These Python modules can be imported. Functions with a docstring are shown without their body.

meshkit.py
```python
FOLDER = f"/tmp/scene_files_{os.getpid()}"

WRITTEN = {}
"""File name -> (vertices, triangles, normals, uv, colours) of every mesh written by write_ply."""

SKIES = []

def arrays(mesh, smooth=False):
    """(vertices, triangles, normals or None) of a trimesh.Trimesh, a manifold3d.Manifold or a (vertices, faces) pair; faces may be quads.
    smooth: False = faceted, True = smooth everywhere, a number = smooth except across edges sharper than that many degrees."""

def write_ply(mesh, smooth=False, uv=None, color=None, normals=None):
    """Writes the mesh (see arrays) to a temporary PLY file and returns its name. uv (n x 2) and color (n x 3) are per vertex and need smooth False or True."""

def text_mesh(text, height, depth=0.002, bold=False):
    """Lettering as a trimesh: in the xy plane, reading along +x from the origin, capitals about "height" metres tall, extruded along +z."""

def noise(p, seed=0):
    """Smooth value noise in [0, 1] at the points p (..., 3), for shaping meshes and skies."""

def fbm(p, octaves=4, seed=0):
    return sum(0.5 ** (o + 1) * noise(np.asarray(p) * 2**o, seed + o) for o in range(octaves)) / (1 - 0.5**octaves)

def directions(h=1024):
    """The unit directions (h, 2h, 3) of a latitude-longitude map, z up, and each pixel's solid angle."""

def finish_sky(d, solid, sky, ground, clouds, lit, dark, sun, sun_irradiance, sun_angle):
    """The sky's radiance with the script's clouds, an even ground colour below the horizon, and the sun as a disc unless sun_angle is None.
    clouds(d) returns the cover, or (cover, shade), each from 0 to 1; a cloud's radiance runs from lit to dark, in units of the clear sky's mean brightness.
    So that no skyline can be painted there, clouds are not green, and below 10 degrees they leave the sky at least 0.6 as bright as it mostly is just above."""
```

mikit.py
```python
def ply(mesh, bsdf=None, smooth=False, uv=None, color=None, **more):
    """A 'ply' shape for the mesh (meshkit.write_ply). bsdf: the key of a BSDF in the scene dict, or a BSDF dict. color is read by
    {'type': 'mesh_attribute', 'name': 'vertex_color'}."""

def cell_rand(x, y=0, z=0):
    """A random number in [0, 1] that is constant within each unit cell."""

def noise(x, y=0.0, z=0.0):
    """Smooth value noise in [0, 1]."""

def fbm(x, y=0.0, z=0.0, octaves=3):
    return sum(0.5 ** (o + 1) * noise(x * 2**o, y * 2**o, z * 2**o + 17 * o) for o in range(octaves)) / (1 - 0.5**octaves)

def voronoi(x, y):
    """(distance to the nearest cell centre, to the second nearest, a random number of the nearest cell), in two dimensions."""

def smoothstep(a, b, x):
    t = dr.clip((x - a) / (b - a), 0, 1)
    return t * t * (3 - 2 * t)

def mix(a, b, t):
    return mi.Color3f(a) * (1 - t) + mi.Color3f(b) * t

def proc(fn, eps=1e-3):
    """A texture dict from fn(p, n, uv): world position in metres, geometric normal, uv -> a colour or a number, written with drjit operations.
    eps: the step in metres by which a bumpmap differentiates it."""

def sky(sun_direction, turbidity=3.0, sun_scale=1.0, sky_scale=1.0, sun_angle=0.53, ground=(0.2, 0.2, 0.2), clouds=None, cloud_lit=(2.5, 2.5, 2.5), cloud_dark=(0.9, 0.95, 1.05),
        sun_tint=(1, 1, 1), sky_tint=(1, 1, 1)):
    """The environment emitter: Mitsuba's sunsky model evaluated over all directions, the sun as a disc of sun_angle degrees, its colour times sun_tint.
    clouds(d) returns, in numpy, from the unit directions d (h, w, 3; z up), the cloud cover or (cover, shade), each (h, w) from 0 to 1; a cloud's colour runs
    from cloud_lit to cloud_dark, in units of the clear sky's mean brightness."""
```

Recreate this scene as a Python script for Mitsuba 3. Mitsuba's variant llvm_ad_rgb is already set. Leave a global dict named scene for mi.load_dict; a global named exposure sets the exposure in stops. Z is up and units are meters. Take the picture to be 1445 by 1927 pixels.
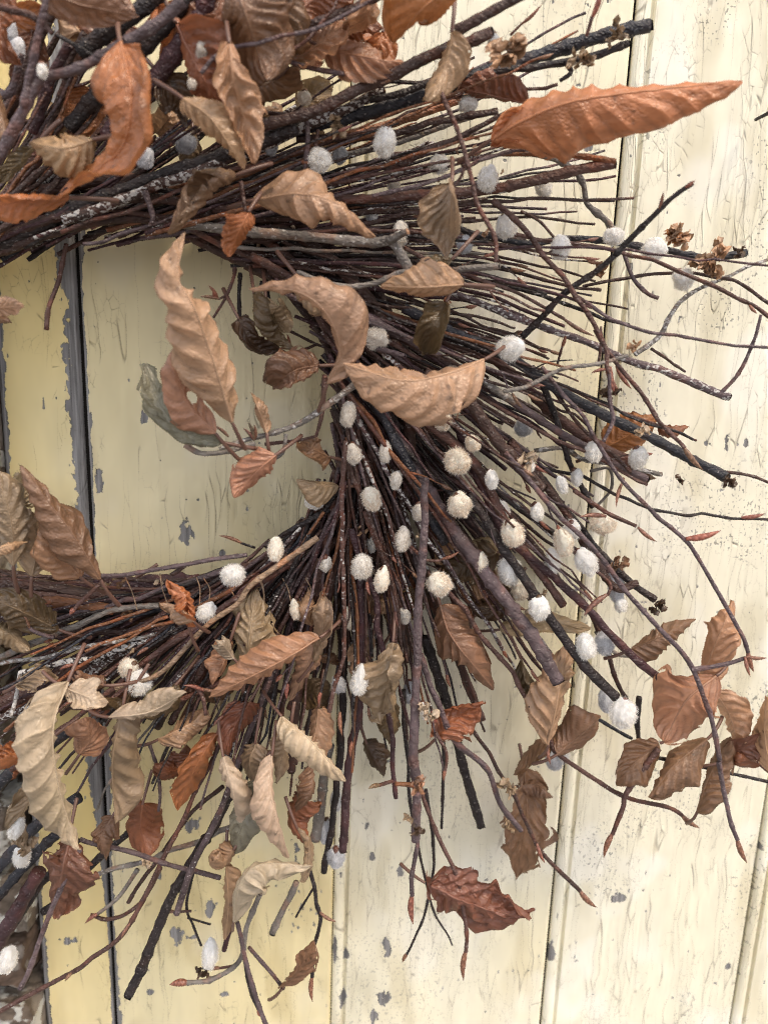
import math, numpy as np, trimesh, drjit as dr, mitsuba as mi, mikit, meshkit
from mikit import proc, noise, fbm, voronoi, cell_rand, smoothstep, mix
T = mi.ScalarTransform4f
rng = np.random.default_rng(7)
scene, labels = {}, {}

# ------------------------------------------------------------------ camera, sky, exposure
FOC, CX, CY = 1446.0, 722.5, 963.5            # focal length and centre, in pixels of the 1445 x 1927 photograph
down_c = np.array([-222.0, 6490.0, 1446.0]); down_c /= np.linalg.norm(down_c)
x_c = np.array([1.0, 0.0151, 0.086]); x_c -= down_c * (x_c @ down_c); x_c /= np.linalg.norm(x_c)
y_c = np.cross(-down_c, x_c)                  # world axes seen from the camera (right, down, forward)
A = np.array([x_c, y_c, -down_c])             # camera -> world
fwd, up = A @ [0, 0, 1.0], -(A @ [0, 1.0, 0])
def ray(px, py): return A @ np.array([(px - CX) / FOC, (py - CY) / FOC, 1.0])
def flat(px, py):                             # where a ray meets the door for a camera one metre away along its axis
    r, c = ray(px, py), -fwd
    return c + r * (-c[1] / r[1])
D = 0.098 / (flat(625, 1700) - flat(208, 1700))[0]
C = -fwd * D
def P(px, py, h=0.0):
    """the place h metres in front of the door's face that stands at that spot of the view"""
    r = ray(px, py)
    return C + r * ((-h - C[1]) / r[1])
def unit(px, py, h): return float((P(px, py, h) - C) @ fwd) / FOC    # metres per pixel there
FOCUS = float((P(760, 900, 0.030) - C) @ fwd)
scene['camera'] = dict(type='thinlens', fov=math.degrees(2 * math.atan(722.5 / FOC)), fov_axis='x', near_clip=0.01, far_clip=20.0,
                       aperture_radius=0.0013, focus_distance=FOCUS, to_world=T().look_at(origin=C.tolist(), target=(C + fwd).tolist(), up=up.tolist()))
scene['sky'] = mikit.sky([0.42, -0.50, 1.0], turbidity=3, sun_scale=0.3, sun_angle=16, clouds=lambda d: 1.0, cloud_lit=(2.38, 2.42, 2.56), ground=(0.2, 0.19, 0.18))
exposure = 2.85

# ------------------------------------------------------------------ materials
def lerp(a, b, t): return a * (1 - t) + b * t
def P0(px, py):
    p = P(px, py); return p[0], p[2]
CHIPS = [(352, 1005, 9, 14), (1160, 1692, 16, 9), (751, 1640, 8, 12), (126, 1772, 13, 10), (728, 1790, 8, 22), (722, 1880, 9, 20), (645, 1880, 5, 18), (641, 1650, 5, 14),
         (396, 1712, 8, 14), (333, 1760, 10, 16), (362, 1765, 9, 6), (420, 1870, 10, 7), (187, 905, 5, 16), (690, 1555, 4, 10), (1037, 1795, 5, 20), (1371, 1818, 5, 8),
         (1328, 835, 6, 7), (1405, 835, 4, 8), (1106, 275, 6, 6), (545, 1060, 5, 6), (284, 1868, 5, 6), (1213, 1150, 4, 6), (418, 1042, 4, 6), (360, 1550, 12, 14), (700, 1615, 5, 8),
         (1082, 1120, 6, 9), (1366, 838, 4, 12), (1432, 1595, 4, 10), (630, 1780, 4, 24), (268, 785, 8, 8), (703, 1915, 7, 18), (652, 1800, 4, 10), (300, 1650, 4, 9)]
CHIPS = [(*P0(a, b), c * 0.00024, d * 0.00024) for a, b, c, d in CHIPS]
def paint_fields(p, uv):
    x, z = p.x, p.z
    kind = uv.x                                                  # 0 the sheltered strip and boards at the left ... 1 the weathered boards at the right
    wx = (fbm(x * 90, z * 60, 3.0, 2) - 0.5) * 0.004
    wz = (fbm(x * 110 + 9, z * 90, 5.0, 2) - 0.5) * 0.006
    dens = fbm(x * 16 + 3, z * 9, 1.7, 3)
    f1, s1, r1 = voronoi((x + wx) * 300, (z + wz) * 26)          # long splits along the grain
    f2, s2, r2 = voronoi((x + wx) * 430 + 7, (z + wz) * 170)     # fine crazing
    vary = noise(x * 420, z * 90, 4.0)
    split = (1 - smoothstep(0.0, 0.02 + 0.055 * vary, s1 - f1)) * smoothstep(0.50, 0.68, lerp(dens, noise(x * 300, z * 30, 4.0), 0.65) + 0.16 * (kind - 0.5))
    craze = (1 - smoothstep(0.0, 0.03 + 0.06 * vary, s2 - f2)) * smoothstep(0.53, 0.66, fbm(x * 75 + 40, z * 40, 8.0, 2) + 0.10 * (kind - 0.45)) * smoothstep(0.35, 0.6, noise(x * 500, z * 160, 7.0))
    lip = (1 - smoothstep(0.04, 0.24, s1 - f1)) * smoothstep(0.46, 0.66, lerp(dens, noise(x * 300, z * 30, 4.0), 0.65) + 0.16 * (kind - 0.5))
    iso = dr.abs(fbm((x + wx) * 120 + 60, (z + wz) * 7, 2.5, 2) - 0.5)
    long = (1 - smoothstep(0.0, 0.0055, iso)) * smoothstep(0.60, 0.72, noise(x * 180 + 3, z * 45, 1.0) + 0.2 * (kind - 0.5))
    crack = dr.clip(dr.maximum(dr.maximum(split, craze * 0.8), long), 0, 1)
    rag = (fbm(x * 700, z * 420, 2.0, 3) - 0.5)
    chip = mi.Float(0)
    for cx, cz, rx, rz in CHIPS:
        d = dr.sqrt(dr.square((x - cx) / rx) + dr.square((z - cz) / rz)) + rag * 1.9 + (fbm(x * 260 + 3, z * 200, 4.0, 2) - 0.5) * 1.6
        chip = dr.maximum(chip, 1 - smoothstep(0.93, 1.03, d))
    tiny = smoothstep(0.91, 0.92, fbm(x * 420 + 50, z * 260, 6.0, 2))
    edge = uv.y                                                  # 1 at a board's worn edge
    worn = smoothstep(0.52, 0.56, edge + rag * 0.55 + (fbm(x * 30, z * 26, 9.0, 2) - 0.5) * 1.1)
    chip = dr.maximum(dr.maximum(chip, tiny * 0.9), worn)
    return x, z, kind, crack, chip, lip
def paint_colour(p, n, uv):
    x, z, kind, crack, chip, lip = paint_fields(p, uv)
    big = fbm(x * 12 + 4, z * 7, 2.0, 3)
    fade = dr.clip(kind + (big - 0.5) * 0.55, 0, 1)
    c = mix(mix((0.71, 0.55, 0.22), (0.70, 0.60, 0.345), smoothstep(0.0, 0.3, fade)), (0.735, 0.695, 0.555), smoothstep(0.25, 0.85, fade))
    c = c * (0.90 + 0.16 * fbm(x * 150, z * 40, 3.0, 3))
    dirt = smoothstep(0.52, 0.78, fbm(x * 70, z * 22, 12.0, 3))
    c = mix(c, c * mi.Color3f(0.80, 0.77, 0.70), dirt * 0.7)
    pale = smoothstep(0.55, 0.75, fbm(x * 40 + 80, z * 30, 1.0, 3)) * kind
    c = mix(c, mi.Color3f(0.80, 0.78, 0.72), pale * 0.55)
    dot = smoothstep(0.80, 0.84, noise(x * 1500, z * 1200, 3.0)) * smoothstep(0.50, 0.62, fbm(x * 38, z * 24, 21.0, 3)) * smoothstep(0.35, 0.9, kind)
    c = mix(c, mi.Color3f(0.20, 0.16, 0.10), crack * 0.48)
    c = mix(c, mi.Color3f(0.06, 0.055, 0.05), dot * 0.62)
    grain = fbm(x * 1500, z * 60, 3.0, 2)
    wood = mix(mi.Color3f(0.085, 0.080, 0.078), mi.Color3f(0.31, 0.30, 0.295), grain)
    return mix(c, wood, chip)
def paint_height(p, n, uv):
    x, z, kind, crack, chip, lip = paint_fields(p, uv)
    grain = noise(x * 900, z * 14, 2.0)
    lumps = fbm(x * 210, z * 120, 4.0, 3)
    return 0.62 - crack * 0.42 + lip * 0.11 + (0.25 * lumps + 0.16 * grain) - chip * (0.40 - 0.2 * fbm(x * 1500, z * 60, 3.0, 2))
scene['paint_mat'] = dict(type='bumpmap', arbitrary=proc(paint_height, 0.00022), scale=0.0012,
                          bsdf=dict(type='principled', base_color=proc(paint_colour), roughness=0.58, specular=0.35))
scene['gap_shade_mat'] = dict(type='twosided', bsdf=dict(type='diffuse', reflectance=dict(type='rgb', value=[0.02, 0.018, 0.016])))  # near black: the shade of the board gaps put into the colour

BARK = [(0.026, 0.019, 0.019), (0.062, 0.033, 0.026), (0.108, 0.055, 0.044), (0.112, 0.078, 0.082), (0.215, 0.090, 0.042), (0.21, 0.185, 0.165), (0.032, 0.032, 0.040), (0.068, 0.032, 0.036), (0.30, 0.20, 0.13), (0.55, 0.42, 0.27)]
def bark_colour(p, n, uv):
    t = uv.x * 10
    c = mi.Color3f(0)
    for i, b in enumerate(BARK):
        c += mi.Color3f(b) * dr.maximum(0, 1 - dr.abs(t - i))
    c = c * 0.80
    big = fbm(p.x * 130, p.y * 130, p.z * 130, 2)
    fine = fbm(p.x * 900, p.y * 900, p.z * 900, 2)
    c = c * (0.45 + 1.1 * big) * (0.65 + 0.7 * fine)
    warm = smoothstep(0.55, 0.72, fbm(p.x * 210 + 31, p.y * 210, p.z * 210, 2))
    c = mix(c, c * mi.Color3f(1.35, 1.05, 0.9), warm)
    speck = smoothstep(0.80, 0.86, noise(p.x * 1500, p.y * 1500, p.z * 1500))
    c = mix(c, mi.Color3f(0.34, 0.30, 0.28), speck * 0.35)
    lich = smoothstep(0.0, 0.10, uv.y - 1.0 + fbm(p.x * 950 + 5, p.y * 950, p.z * 950, 3) * 1.0 + 0.25 * (noise(p.x * 2200, p.y * 2200, p.z * 2200) - 0.5))
    return mix(c, mi.Color3f(0.52, 0.50, 0.48) * (0.6 + 0.5 * fine), lich)
def bark_height(p, n, uv):
    return 0.7 * fbm(p.x * 650, p.y * 650, p.z * 650, 3) + 0.3 * noise(p.x * 2200, p.y * 2200, p.z * 2200)
scene['bark_mat'] = dict(type='bumpmap', arbitrary=proc(bark_height, 0.00015), scale=0.0016, bsdf=dict(type='principled', base_color=proc(bark_colour), roughness=0.48, specular=0.4))
VC = {'type': 'mesh_attribute', 'name': 'vertex_color'}
def leaf_height(p, n, uv):
    return 0.6 * fbm(p.x * 520, p.y * 520, p.z * 520, 3) + 0.4 * fbm(p.x * 2000, p.y * 2000, p.z * 2000, 2)
scene['leaf_mat'] = dict(type='bumpmap', arbitrary=proc(leaf_height, 0.0002), scale=0.0010,
                         bsdf=dict(type='blendbsdf', weight=0.38, a=dict(type='twosided', bsdf=dict(type='principled', base_color=VC, roughness=0.34, specular=0.7)),
                                   b=dict(type='principledthin', base_color=VC, roughness=0.4, diff_trans=1.4, spec_trans=0.0)))
scene['bud_mat'] = dict(type='twosided', bsdf=dict(type='principled', base_color=VC, roughness=0.42, specular=0.5))
scene['fur_mat'] = dict(type='principledthin', base_color=VC, roughness=0.8, diff_trans=0.6, spec_trans=0.0)
def stone_colour(p, n, uv):
    a, b = fbm(p.x * 60, p.y * 60, p.z * 60, 3), fbm(p.x * 320, p.y * 320, p.z * 320, 3)
    c = mix(mix((0.10, 0.075, 0.055), (0.19, 0.16, 0.13), smoothstep(0.35, 0.65, a)), (0.10, 0.065, 0.045), uv.x)
    c = c * (0.5 + b)
    return mix(c, mi.Color3f(0.42, 0.41, 0.37), smoothstep(0.56, 0.66, fbm(p.x * 170, p.y * 170, p.z * 170, 3)) * (1 - 0.75 * uv.x))
scene['stone_mat'] = dict(type='bumpmap', arbitrary=proc(lambda p, n, uv: fbm(p.x * 350, p.y * 350, p.z * 350, 4), 0.0003), scale=0.003, bsdf=dict(type='principled', base_color=proc(stone_colour), roughness=0.85))

# ------------------------------------------------------------------ helpers
counts = {}
def key(parent, name):
    base = f'{parent}__{name}' if parent else name
    n = counts.get(base, 0); counts[base] = n + 1
    return base if n == 0 else f'{base}_{n:03d}'
def add(parent, name, V, F, bsdf, uv=None, col=None, smooth=True, label=None):
    k = key(parent, name)
    scene[k] = mikit.ply((V, F), bsdf, smooth=smooth, uv=uv, color=col)
    if label: labels[k] = {'label': label}
    return k
def cat(parts):
    V, F, n = [], [], 0
    for v, f in parts:
        V.append(v); F.append(np.asarray(f) + n); n += len(v)
    return np.vstack(V), np.vstack(F)
def grid_faces(a, b, wrap=False):
    i, j = np.meshgrid(np.arange(a - 1), np.arange(b if wrap else b - 1), indexing='ij')
    q = np.stack([i * b + j, i * b + (j + 1) % b, (i + 1) * b + (j + 1) % b, (i + 1) * b + j], -1).reshape(-1, 4)
    return np.vstack([q[:, [0, 1, 2]], q[:, [0, 2, 3]]])
def spline(pts, n):
    pts = np.asarray(pts, float)
    if len(pts) == 2:
        t = np.linspace(0, 1, n)[:, None]; return pts[0] * (1 - t) + pts[1] * t
    q = np.vstack([2 * pts[0] - pts[1], pts, 2 * pts[-1] - pts[-2]])
    d = np.r_[0, np.cumsum(np.linalg.norm(np.diff(pts[:, :2], axis=0), axis=1))]; d /= d[-1]
    s = np.linspace(0, 1, n); i = np.clip(np.searchsorted(d, s, side='right') - 1, 0, len(pts) - 2)
    t = ((s - d[i]) / np.maximum(d[i + 1] - d[i], 1e-9))[:, None]
    p0, p1, p2, p3 = q[i], q[i + 1], q[i + 2], q[i + 3]
    return 0.5 * (2 * p1 + (p2 - p0) * t + (2 * p0 - 5 * p1 + 4 * p2 - p3) * t**2 + (3 * p1 - p0 - 3 * p2 + p3) * t**3)
def frames(pts):
    t = np.gradient(pts, axis=0); t /= np.linalg.norm(t, axis=1, keepdims=True) + 1e-12
    n = np.zeros_like(t); a = np.array([0.13, -0.9, 0.4]); a = a - t[0] * (a @ t[0]); n[0] = a / np.linalg.norm(a)
    for i in range(1, len(t)):
        b = n[i - 1] - t[i] * (n[i - 1] @ t[i]); n[i] = b / (np.linalg.norm(b) + 1e-12)
    return t, n, np.cross(t, n)
def tube(pts, rad, sides=8, oval=0.0):
    t, n, b = frames(pts)
    a = np.linspace(0, 2 * np.pi, sides, endpoint=False)
    r = np.asarray(rad)[:, None] * (1 + oval * np.cos(2 * a + 0.6))[None]
    V = pts[:, None] + r[..., None] * (np.cos(a)[None, :, None] * n[:, None] + np.sin(a)[None, :, None] * b[:, None])
    V = V.reshape(-1, 3); F = grid_faces(len(pts), sides, True); m = len(V)
    V = np.vstack([V, pts[0], pts[-1]]); j = np.arange(sides); k = (j + 1) % sides; e = (len(pts) - 1) * sides
    F = np.vstack([F, np.stack([np.full(sides, m), k, j], 1), np.stack([np.full(sides, m + 1), e + j, e + k], 1)])
    return V, F
def W3(pp):                                   # rows (px, py, h metres) -> places
    return np.array([P(*q) for q in pp])
WR = 'twig_wreath'

def bud(parent, base, tip, r, dark=0.0, name='bud'):
    base, tip = np.asarray(base), np.asarray(tip)
    n, s = 18, 10
    u = np.linspace(0, 1, n)
    prof = np.interp(u, [0, .08, .22, .45, .7, .88, 1], [.55, .62, .9, 1, .72, .34, .03]) * r
    pts = base + (tip - base) * u[:, None]
    side = np.cross(tip - base, [0.2, -0.8, 0.5]); side /= np.linalg.norm(side)
    pts = pts + side * (np.sin(u * np.pi) * 0.06 * np.linalg.norm(tip - base))[:, None]
    V, F = tube(pts, prof, s)
    uu = np.r_[np.repeat(u, s), 0, 1]; aa = np.r_[np.tile(np.arange(s) / s, n), 0, 0]
    ph = (uu * 5 + aa * 2 + rng.random()) % 1.0
    c = np.array([0.205, 0.083, 0.052]) * (1 - 0.55 * dark) * np.array([1 + 0.25 * rng.normal() * .6, 1 + .1 * rng.normal(), 1])
    col = c[None] * (0.45 + 0.75 * ph)[:, None] + (np.array([0.26, .17, .12])[None] * (np.clip(ph - 0.75, 0, 1) * 2.2)[:, None]) * (1 - dark)
    return add(parent, name, V, F, 'bud_mat', col=np.clip(col, 0.01, .8))

def stem_mesh(px, d0, d1, knob=0.18, sides=8, wig=0.0, seglen=7.0):
    """px: rows (x, y, h); diameters in pixels"""
    L = np.linalg.norm(np.diff(px[:, :2], axis=0), axis=1).sum()
    n = int(np.clip(L / seglen, 8, 240))
    q = spline(px, n); s = np.linspace(0, L, n)
    if wig:
        for fr in (0.012, 0.03):
            q[:, 0] += wig * np.sin(s * fr * rng.uniform(.7, 1.3) + rng.random() * 6) * 0.011 / fr * 0.6
            q[:, 1] += wig * np.sin(s * fr * rng.uniform(.7, 1.3) + rng.random() * 6) * 0.011 / fr * 0.6
    kx = np.r_[0, np.cumsum(rng.uniform(26, 70, 40))]; am = min(2.6, 1.0 + wig) * np.clip(14 / max(d0, 6), .5, 1.4)
    q[:, 0] += np.interp(s, kx, rng.normal(0, am, 41)); q[:, 1] += np.interp(s, kx, rng.normal(0, am, 41))
    pts = W3(q)
    mu = np.array([unit(*a) for a in q[[0, -1]]]); un = np.interp(s, [0, L], mu)
    d = np.interp(s, [0, L], [d0, d1])
    k = np.zeros(n); x = rng.uniform(5, 40)
    nodes = []
    while x < L:
        k += np.exp(-((s - x) / 5.0)**2) * rng.uniform(.5, 1.5); nodes.append(x / L); x += rng.uniform(28, 75)
    rough = meshkit.noise(np.c_[s * 0.11, np.full(n, rng.random() * 99), np.zeros(n)]) - 0.5
    r = d * 0.5 * un * (1 + knob * k + 0.22 * rough)
    return tube(pts, r, sides, oval=rng.uniform(-.08, .08)), q, pts, r, nodes
def uvc(V, tone, lich):
    return np.tile([tone / 10.0, lich], (len(V), 1))
def twig(px, d0, d1, tone=1, lich=0.0, knob=0.2, wig=1.0, buds=(), cut=None, tipbud=None, shoots=0, label=None, parent=WR, name='twig', stuff=None):
    (V, F), q, pts, r, nodes = stem_mesh(px, d0, d1, knob, 12 if d0 > 17 else 8, wig)
    if stuff is not None: stuff.append((V, F, tone, lich)); return None
    k = add(parent, name, V, F, 'bark_mat', uv=uvc(V, tone, lich), label=label)
    e = pts[-1]; dire = pts[-1] - pts[-3]; dire /= np.linalg.norm(dire)
    if cut is not None:
        t, n, b = frames(np.array([e - dire * .001, e, e + dire * .0006])); a = np.linspace(0, 2 * np.pi, 10, endpoint=False)
        wob = 1 + 0.15 * rng.normal(size=10)
        V = np.vstack([e + dire * .0004 + (r[-1] * 0.97 * wob * np.cos(a))[:, None] * n[1] + (r[-1] * .97 * wob * np.sin(a))[:, None] * b[1], e + dire * .0010])
        add(k, 'cut_end', V, np.stack([np.arange(10), (np.arange(10) + 1) % 10, np.full(10, 10)], 1), 'bark_mat', uv=uvc(V, cut, 0.0))
    if tipbud:
        bud(k, e - dire * .0005, e + dire * tipbud * unit(*q[-1]), max(r[-1] * 1.35, 3.6 * unit(*q[-1])))
    for j in range(shoots):
        f = rng.uniform(.45, .92); i = int(f * (len(q) - 1)); i = min(max(i, 2), len(q) - 3)
        tg = q[i + 1, :2] - q[i - 1, :2]; tg /= np.linalg.norm(tg)
        sg = rng.choice([-1, 1]); a = sg * math.radians(rng.uniform(22, 55)); ln = rng.uniform(14, 95)
        dd = np.array([tg[0] * math.cos(a) - tg[1] * math.sin(a), tg[0] * math.sin(a) + tg[1] * math.cos(a)])
        dd2 = dd * .75 + tg * .35; dh = rng.uniform(-.006, .010)
        pp = np.array([[*q[i, :2], q[i, 2]], [*(q[i, :2] + dd * ln * .5), q[i, 2] + dh * .5], [*(q[i, :2] + dd * ln * .5 + dd2 * ln * .5), max(q[i, 2] + dh, .003)]])
        w = min(max(r[i] / unit(*q[i]) * 2 * .55, 3.5), 7)
        (V2, F2), q2, p2, r2, _ = stem_mesh(pp, w, w * .65, .3, 6, .3)
        ks = add(k, 'side_shoot', V2, F2, 'bark_mat', uv=uvc(V2, tone, lich))
        d2 = p2[-1] - p2[-3]; d2 /= np.linalg.norm(d2)
        u_ = unit(*q2[-1])
        if rng.random() < .75: bud(k, p2[-1] - d2 * .0003, p2[-1] + d2 * rng.uniform(14, 34) * u_, rng.uniform(3.0, 4.4) * u_)
    for b in buds:                             # (x0, y0, x1, y1)
        i = np.argmin((q[:, 0] - b[0])**2 + (q[:, 1] - b[1])**2); h = q[i, 2]
        u_ = unit(b[0], b[1], h)
        bud(k, P(b[0], b[1], h + .0005), P(b[2], b[3], h + (b[4] if len(b) > 4 else .003)), max(3.4, 0.095 * math.hypot(b[2] - b[0], b[3] - b[1])) * u_)
    return k
def pp(s, h0, h1, hm=None):
    a = np.array([[float(c) for c in w.split(',')] for w in s.split()])
    d = np.r_[0, np.cumsum(np.linalg.norm(np.diff(a[:, :2], axis=0), axis=1))]; d /= d[-1]
    h = np.interp(d, [0, 1] if hm is None else [0, .5, 1], [h0, h1] if hm is None else [h0, hm, h1]) / 100
    return np.c_[a[:, :2], h]

# ------------------------------------------------------------------ door, frame, stones
zt, zb = P(700, 0)[2] + 0.35, P(700, 1927)[2] - 0.3
xg = [P(*q)[0] for q in ((206, 1700), (627, 1700), (1040, 1700), (1413, 1700))]
x_left = P(73, 1750)[0]
pitch = xg[2] - xg[1]
def profile_board(parent, name, x0, x1, bead, kind, y0=0.0, wear0=0.0, wear1=0.0, label=None):
    """a board's face across its width, with a bead and quirk at its left edge, drawn down the whole height"""
    if bead:
        a = np.linspace(math.pi, 0, 9); R = 0.0026
        prof = [(x0, 0.010)] + [(x0 + R + R * math.cos(t), 0.0016 - R * math.sin(t) * 0.8) for t in a] + [(x0 + 2 * R + .0003, 0.0022), (x0 + 2 * R + .0011, 0.0022), (x0 + 2 * R + .0016, 0.0002)]
    else:
        prof = [(x0, 0.010), (x0, 0.0014), (x0 + .0005, 0.0005), (x0 + .0014, 0)]
    n = 26
    xs = np.linspace(prof[-1][0], x1 - .0016, n)[1:]
    prof += [(x, 0.0) for x in xs] + [(x1 - .0007, .0004), (x1, .0014), (x1, .010)]
    prof = np.array(prof); zs = np.linspace(zb, zt, 60)
    X, Z = np.meshgrid(prof[:, 0], zs); Y = np.tile(prof[:, 1] + y0, (60, 1))
    Y = Y + (meshkit.fbm(np.stack([X * 25, Z * 8, X * 0 + kind], -1), 2, seed=3) - .5) * 0.0012 * (np.tile(prof[:, 1] < .009, (60, 1)))
    V = np.stack([X, Y, Z], -1).reshape(-1, 3)
    e = np.zeros_like(X)
    if wear0: e = np.maximum(e, 1.1 - (X - x0) / wear0)
    if wear1: e = np.maximum(e, 1.1 - (x1 - X) / (wear1 * np.clip(0.14 + (Z - (-0.19)) / 0.12, .14, 1)))
    uv = np.stack([np.full(X.shape, kind), np.clip(e, -1, 1.1)], -1).reshape(-1, 2)
    add(parent, name, V, grid_faces(60, len(prof)), 'paint_mat', uv=uv, smooth=False, label=label)
profile_board('door_frame', 'post', x_left, xg[0] - .0009, False, 0.12, 0.0004, wear0=.0040, wear1=.0085)
labels['door_frame'] = {'label': 'narrow yellow painted wooden door post beside the stones, paint flaking off its edges', 'category': 'door frame'}
G = 0.00062
profile_board('plank_door', 'board', xg[0] + G, xg[1] - G * .35, False, 0.30, wear0=.0026, label='dull yellow board inside the ring of the wreath')
profile_board('plank_door', 'board', xg[1] + G * .35, xg[2] - G, True, 0.62)
profile_board('plank_door', 'board', xg[2] + G, xg[3] - G, True, 0.86)
profile_board('plank_door', 'board', xg[3] + G, xg[3] + pitch - G, True, 0.92)
for i in range(1, 4): profile_board('plank_door', 'board', xg[3] + i * pitch + G, xg[3] + (i + 1) * pitch - G, True, 0.88)
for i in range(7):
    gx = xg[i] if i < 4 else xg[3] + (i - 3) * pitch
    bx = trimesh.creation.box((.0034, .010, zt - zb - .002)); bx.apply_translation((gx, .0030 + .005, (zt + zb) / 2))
    add('plank_door', 'shade_tongue', bx.vertices, bx.faces, 'gap_shade_mat', smooth=False)  # tongue strip coloured near black to stand for shade deep in the gap
bx = trimesh.creation.box((xg[3] + 4 * pitch - x_left, 0.014, zt - zb)); bx.apply_translation(((xg[3] + 4 * pitch + x_left) / 2, 0.0175, (zt + zb) / 2))
add('plank_door', 'backing', bx.vertices, bx.faces, 'gap_shade_mat', smooth=False)  # backing sheet, its near-black colour stands for the shade behind the boards
labels['plank_door'] = {'label': 'old cream painted door of vertical beaded boards with cracked and chipped paint behind the wreath', 'category': 'door'}
def stone(px, py, w, h, dep, brown, seed):
    m = trimesh.creation.box((1, 1, 1))
    for _ in range(4): m = m.subdivide()
    v = m.vertices * 2; n = np.linalg.norm(v, axis=1, keepdims=True); v = v * (1 - .16 * (n - 1))
    u_ = unit(px, py, 0); c = P(px, py, 0.004)
    v = v * np.array([w * u_ / 2, dep / 2, h * u_ / 2]) + c + [0, dep * .30, 0]
    v = v + (meshkit.fbm(v * 45, 4, seed)[:, None] - .5) * 0.016 * (v - c) / (np.linalg.norm(v - c, axis=1, keepdims=True) + .004) + (meshkit.fbm(v * 160, 3, seed + 9)[:, None] - .5) * .004
    v[:, 0] = np.minimum(v[:, 0], x_left - .0004)
    add('stone_wall', 'stone', v, m.faces, 'stone_mat', uv=np.tile([brown, 0], (len(v), 1)), smooth=True)
for i, a in enumerate([(-30, 1690, 215, 120, .05, 0.0), (-40, 1800, 215, 110, .05, 1.0), (-30, 1925, 220, 140, .05, 0.1), (-60, 2080, 240, 160, .05, .2), (-70, 1560, 200, 130, .05, .3), (-80, 1420, 200, 140, .05, .0),
                       (-90, 1270, 200, 140, .05, .5), (-100, 1110, 220, 170, .05, .1), (-110, 930, 220, 170, .05, .3), (-110, 750, 220, 180, .05, .0), (-130, 560, 240, 180, .05, .4), (-140, 370, 240, 190, .05, .1), (-150, 170, 240, 200, .05, .2), (-160, -40, 240, 210, .05, .0)]):
    stone(*a, seed=i)
bx = trimesh.creation.box((0.14, 0.03, zt - zb)); bx.apply_translation((x_left - 0.0712, 0.028, (zt + zb) / 2))
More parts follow.
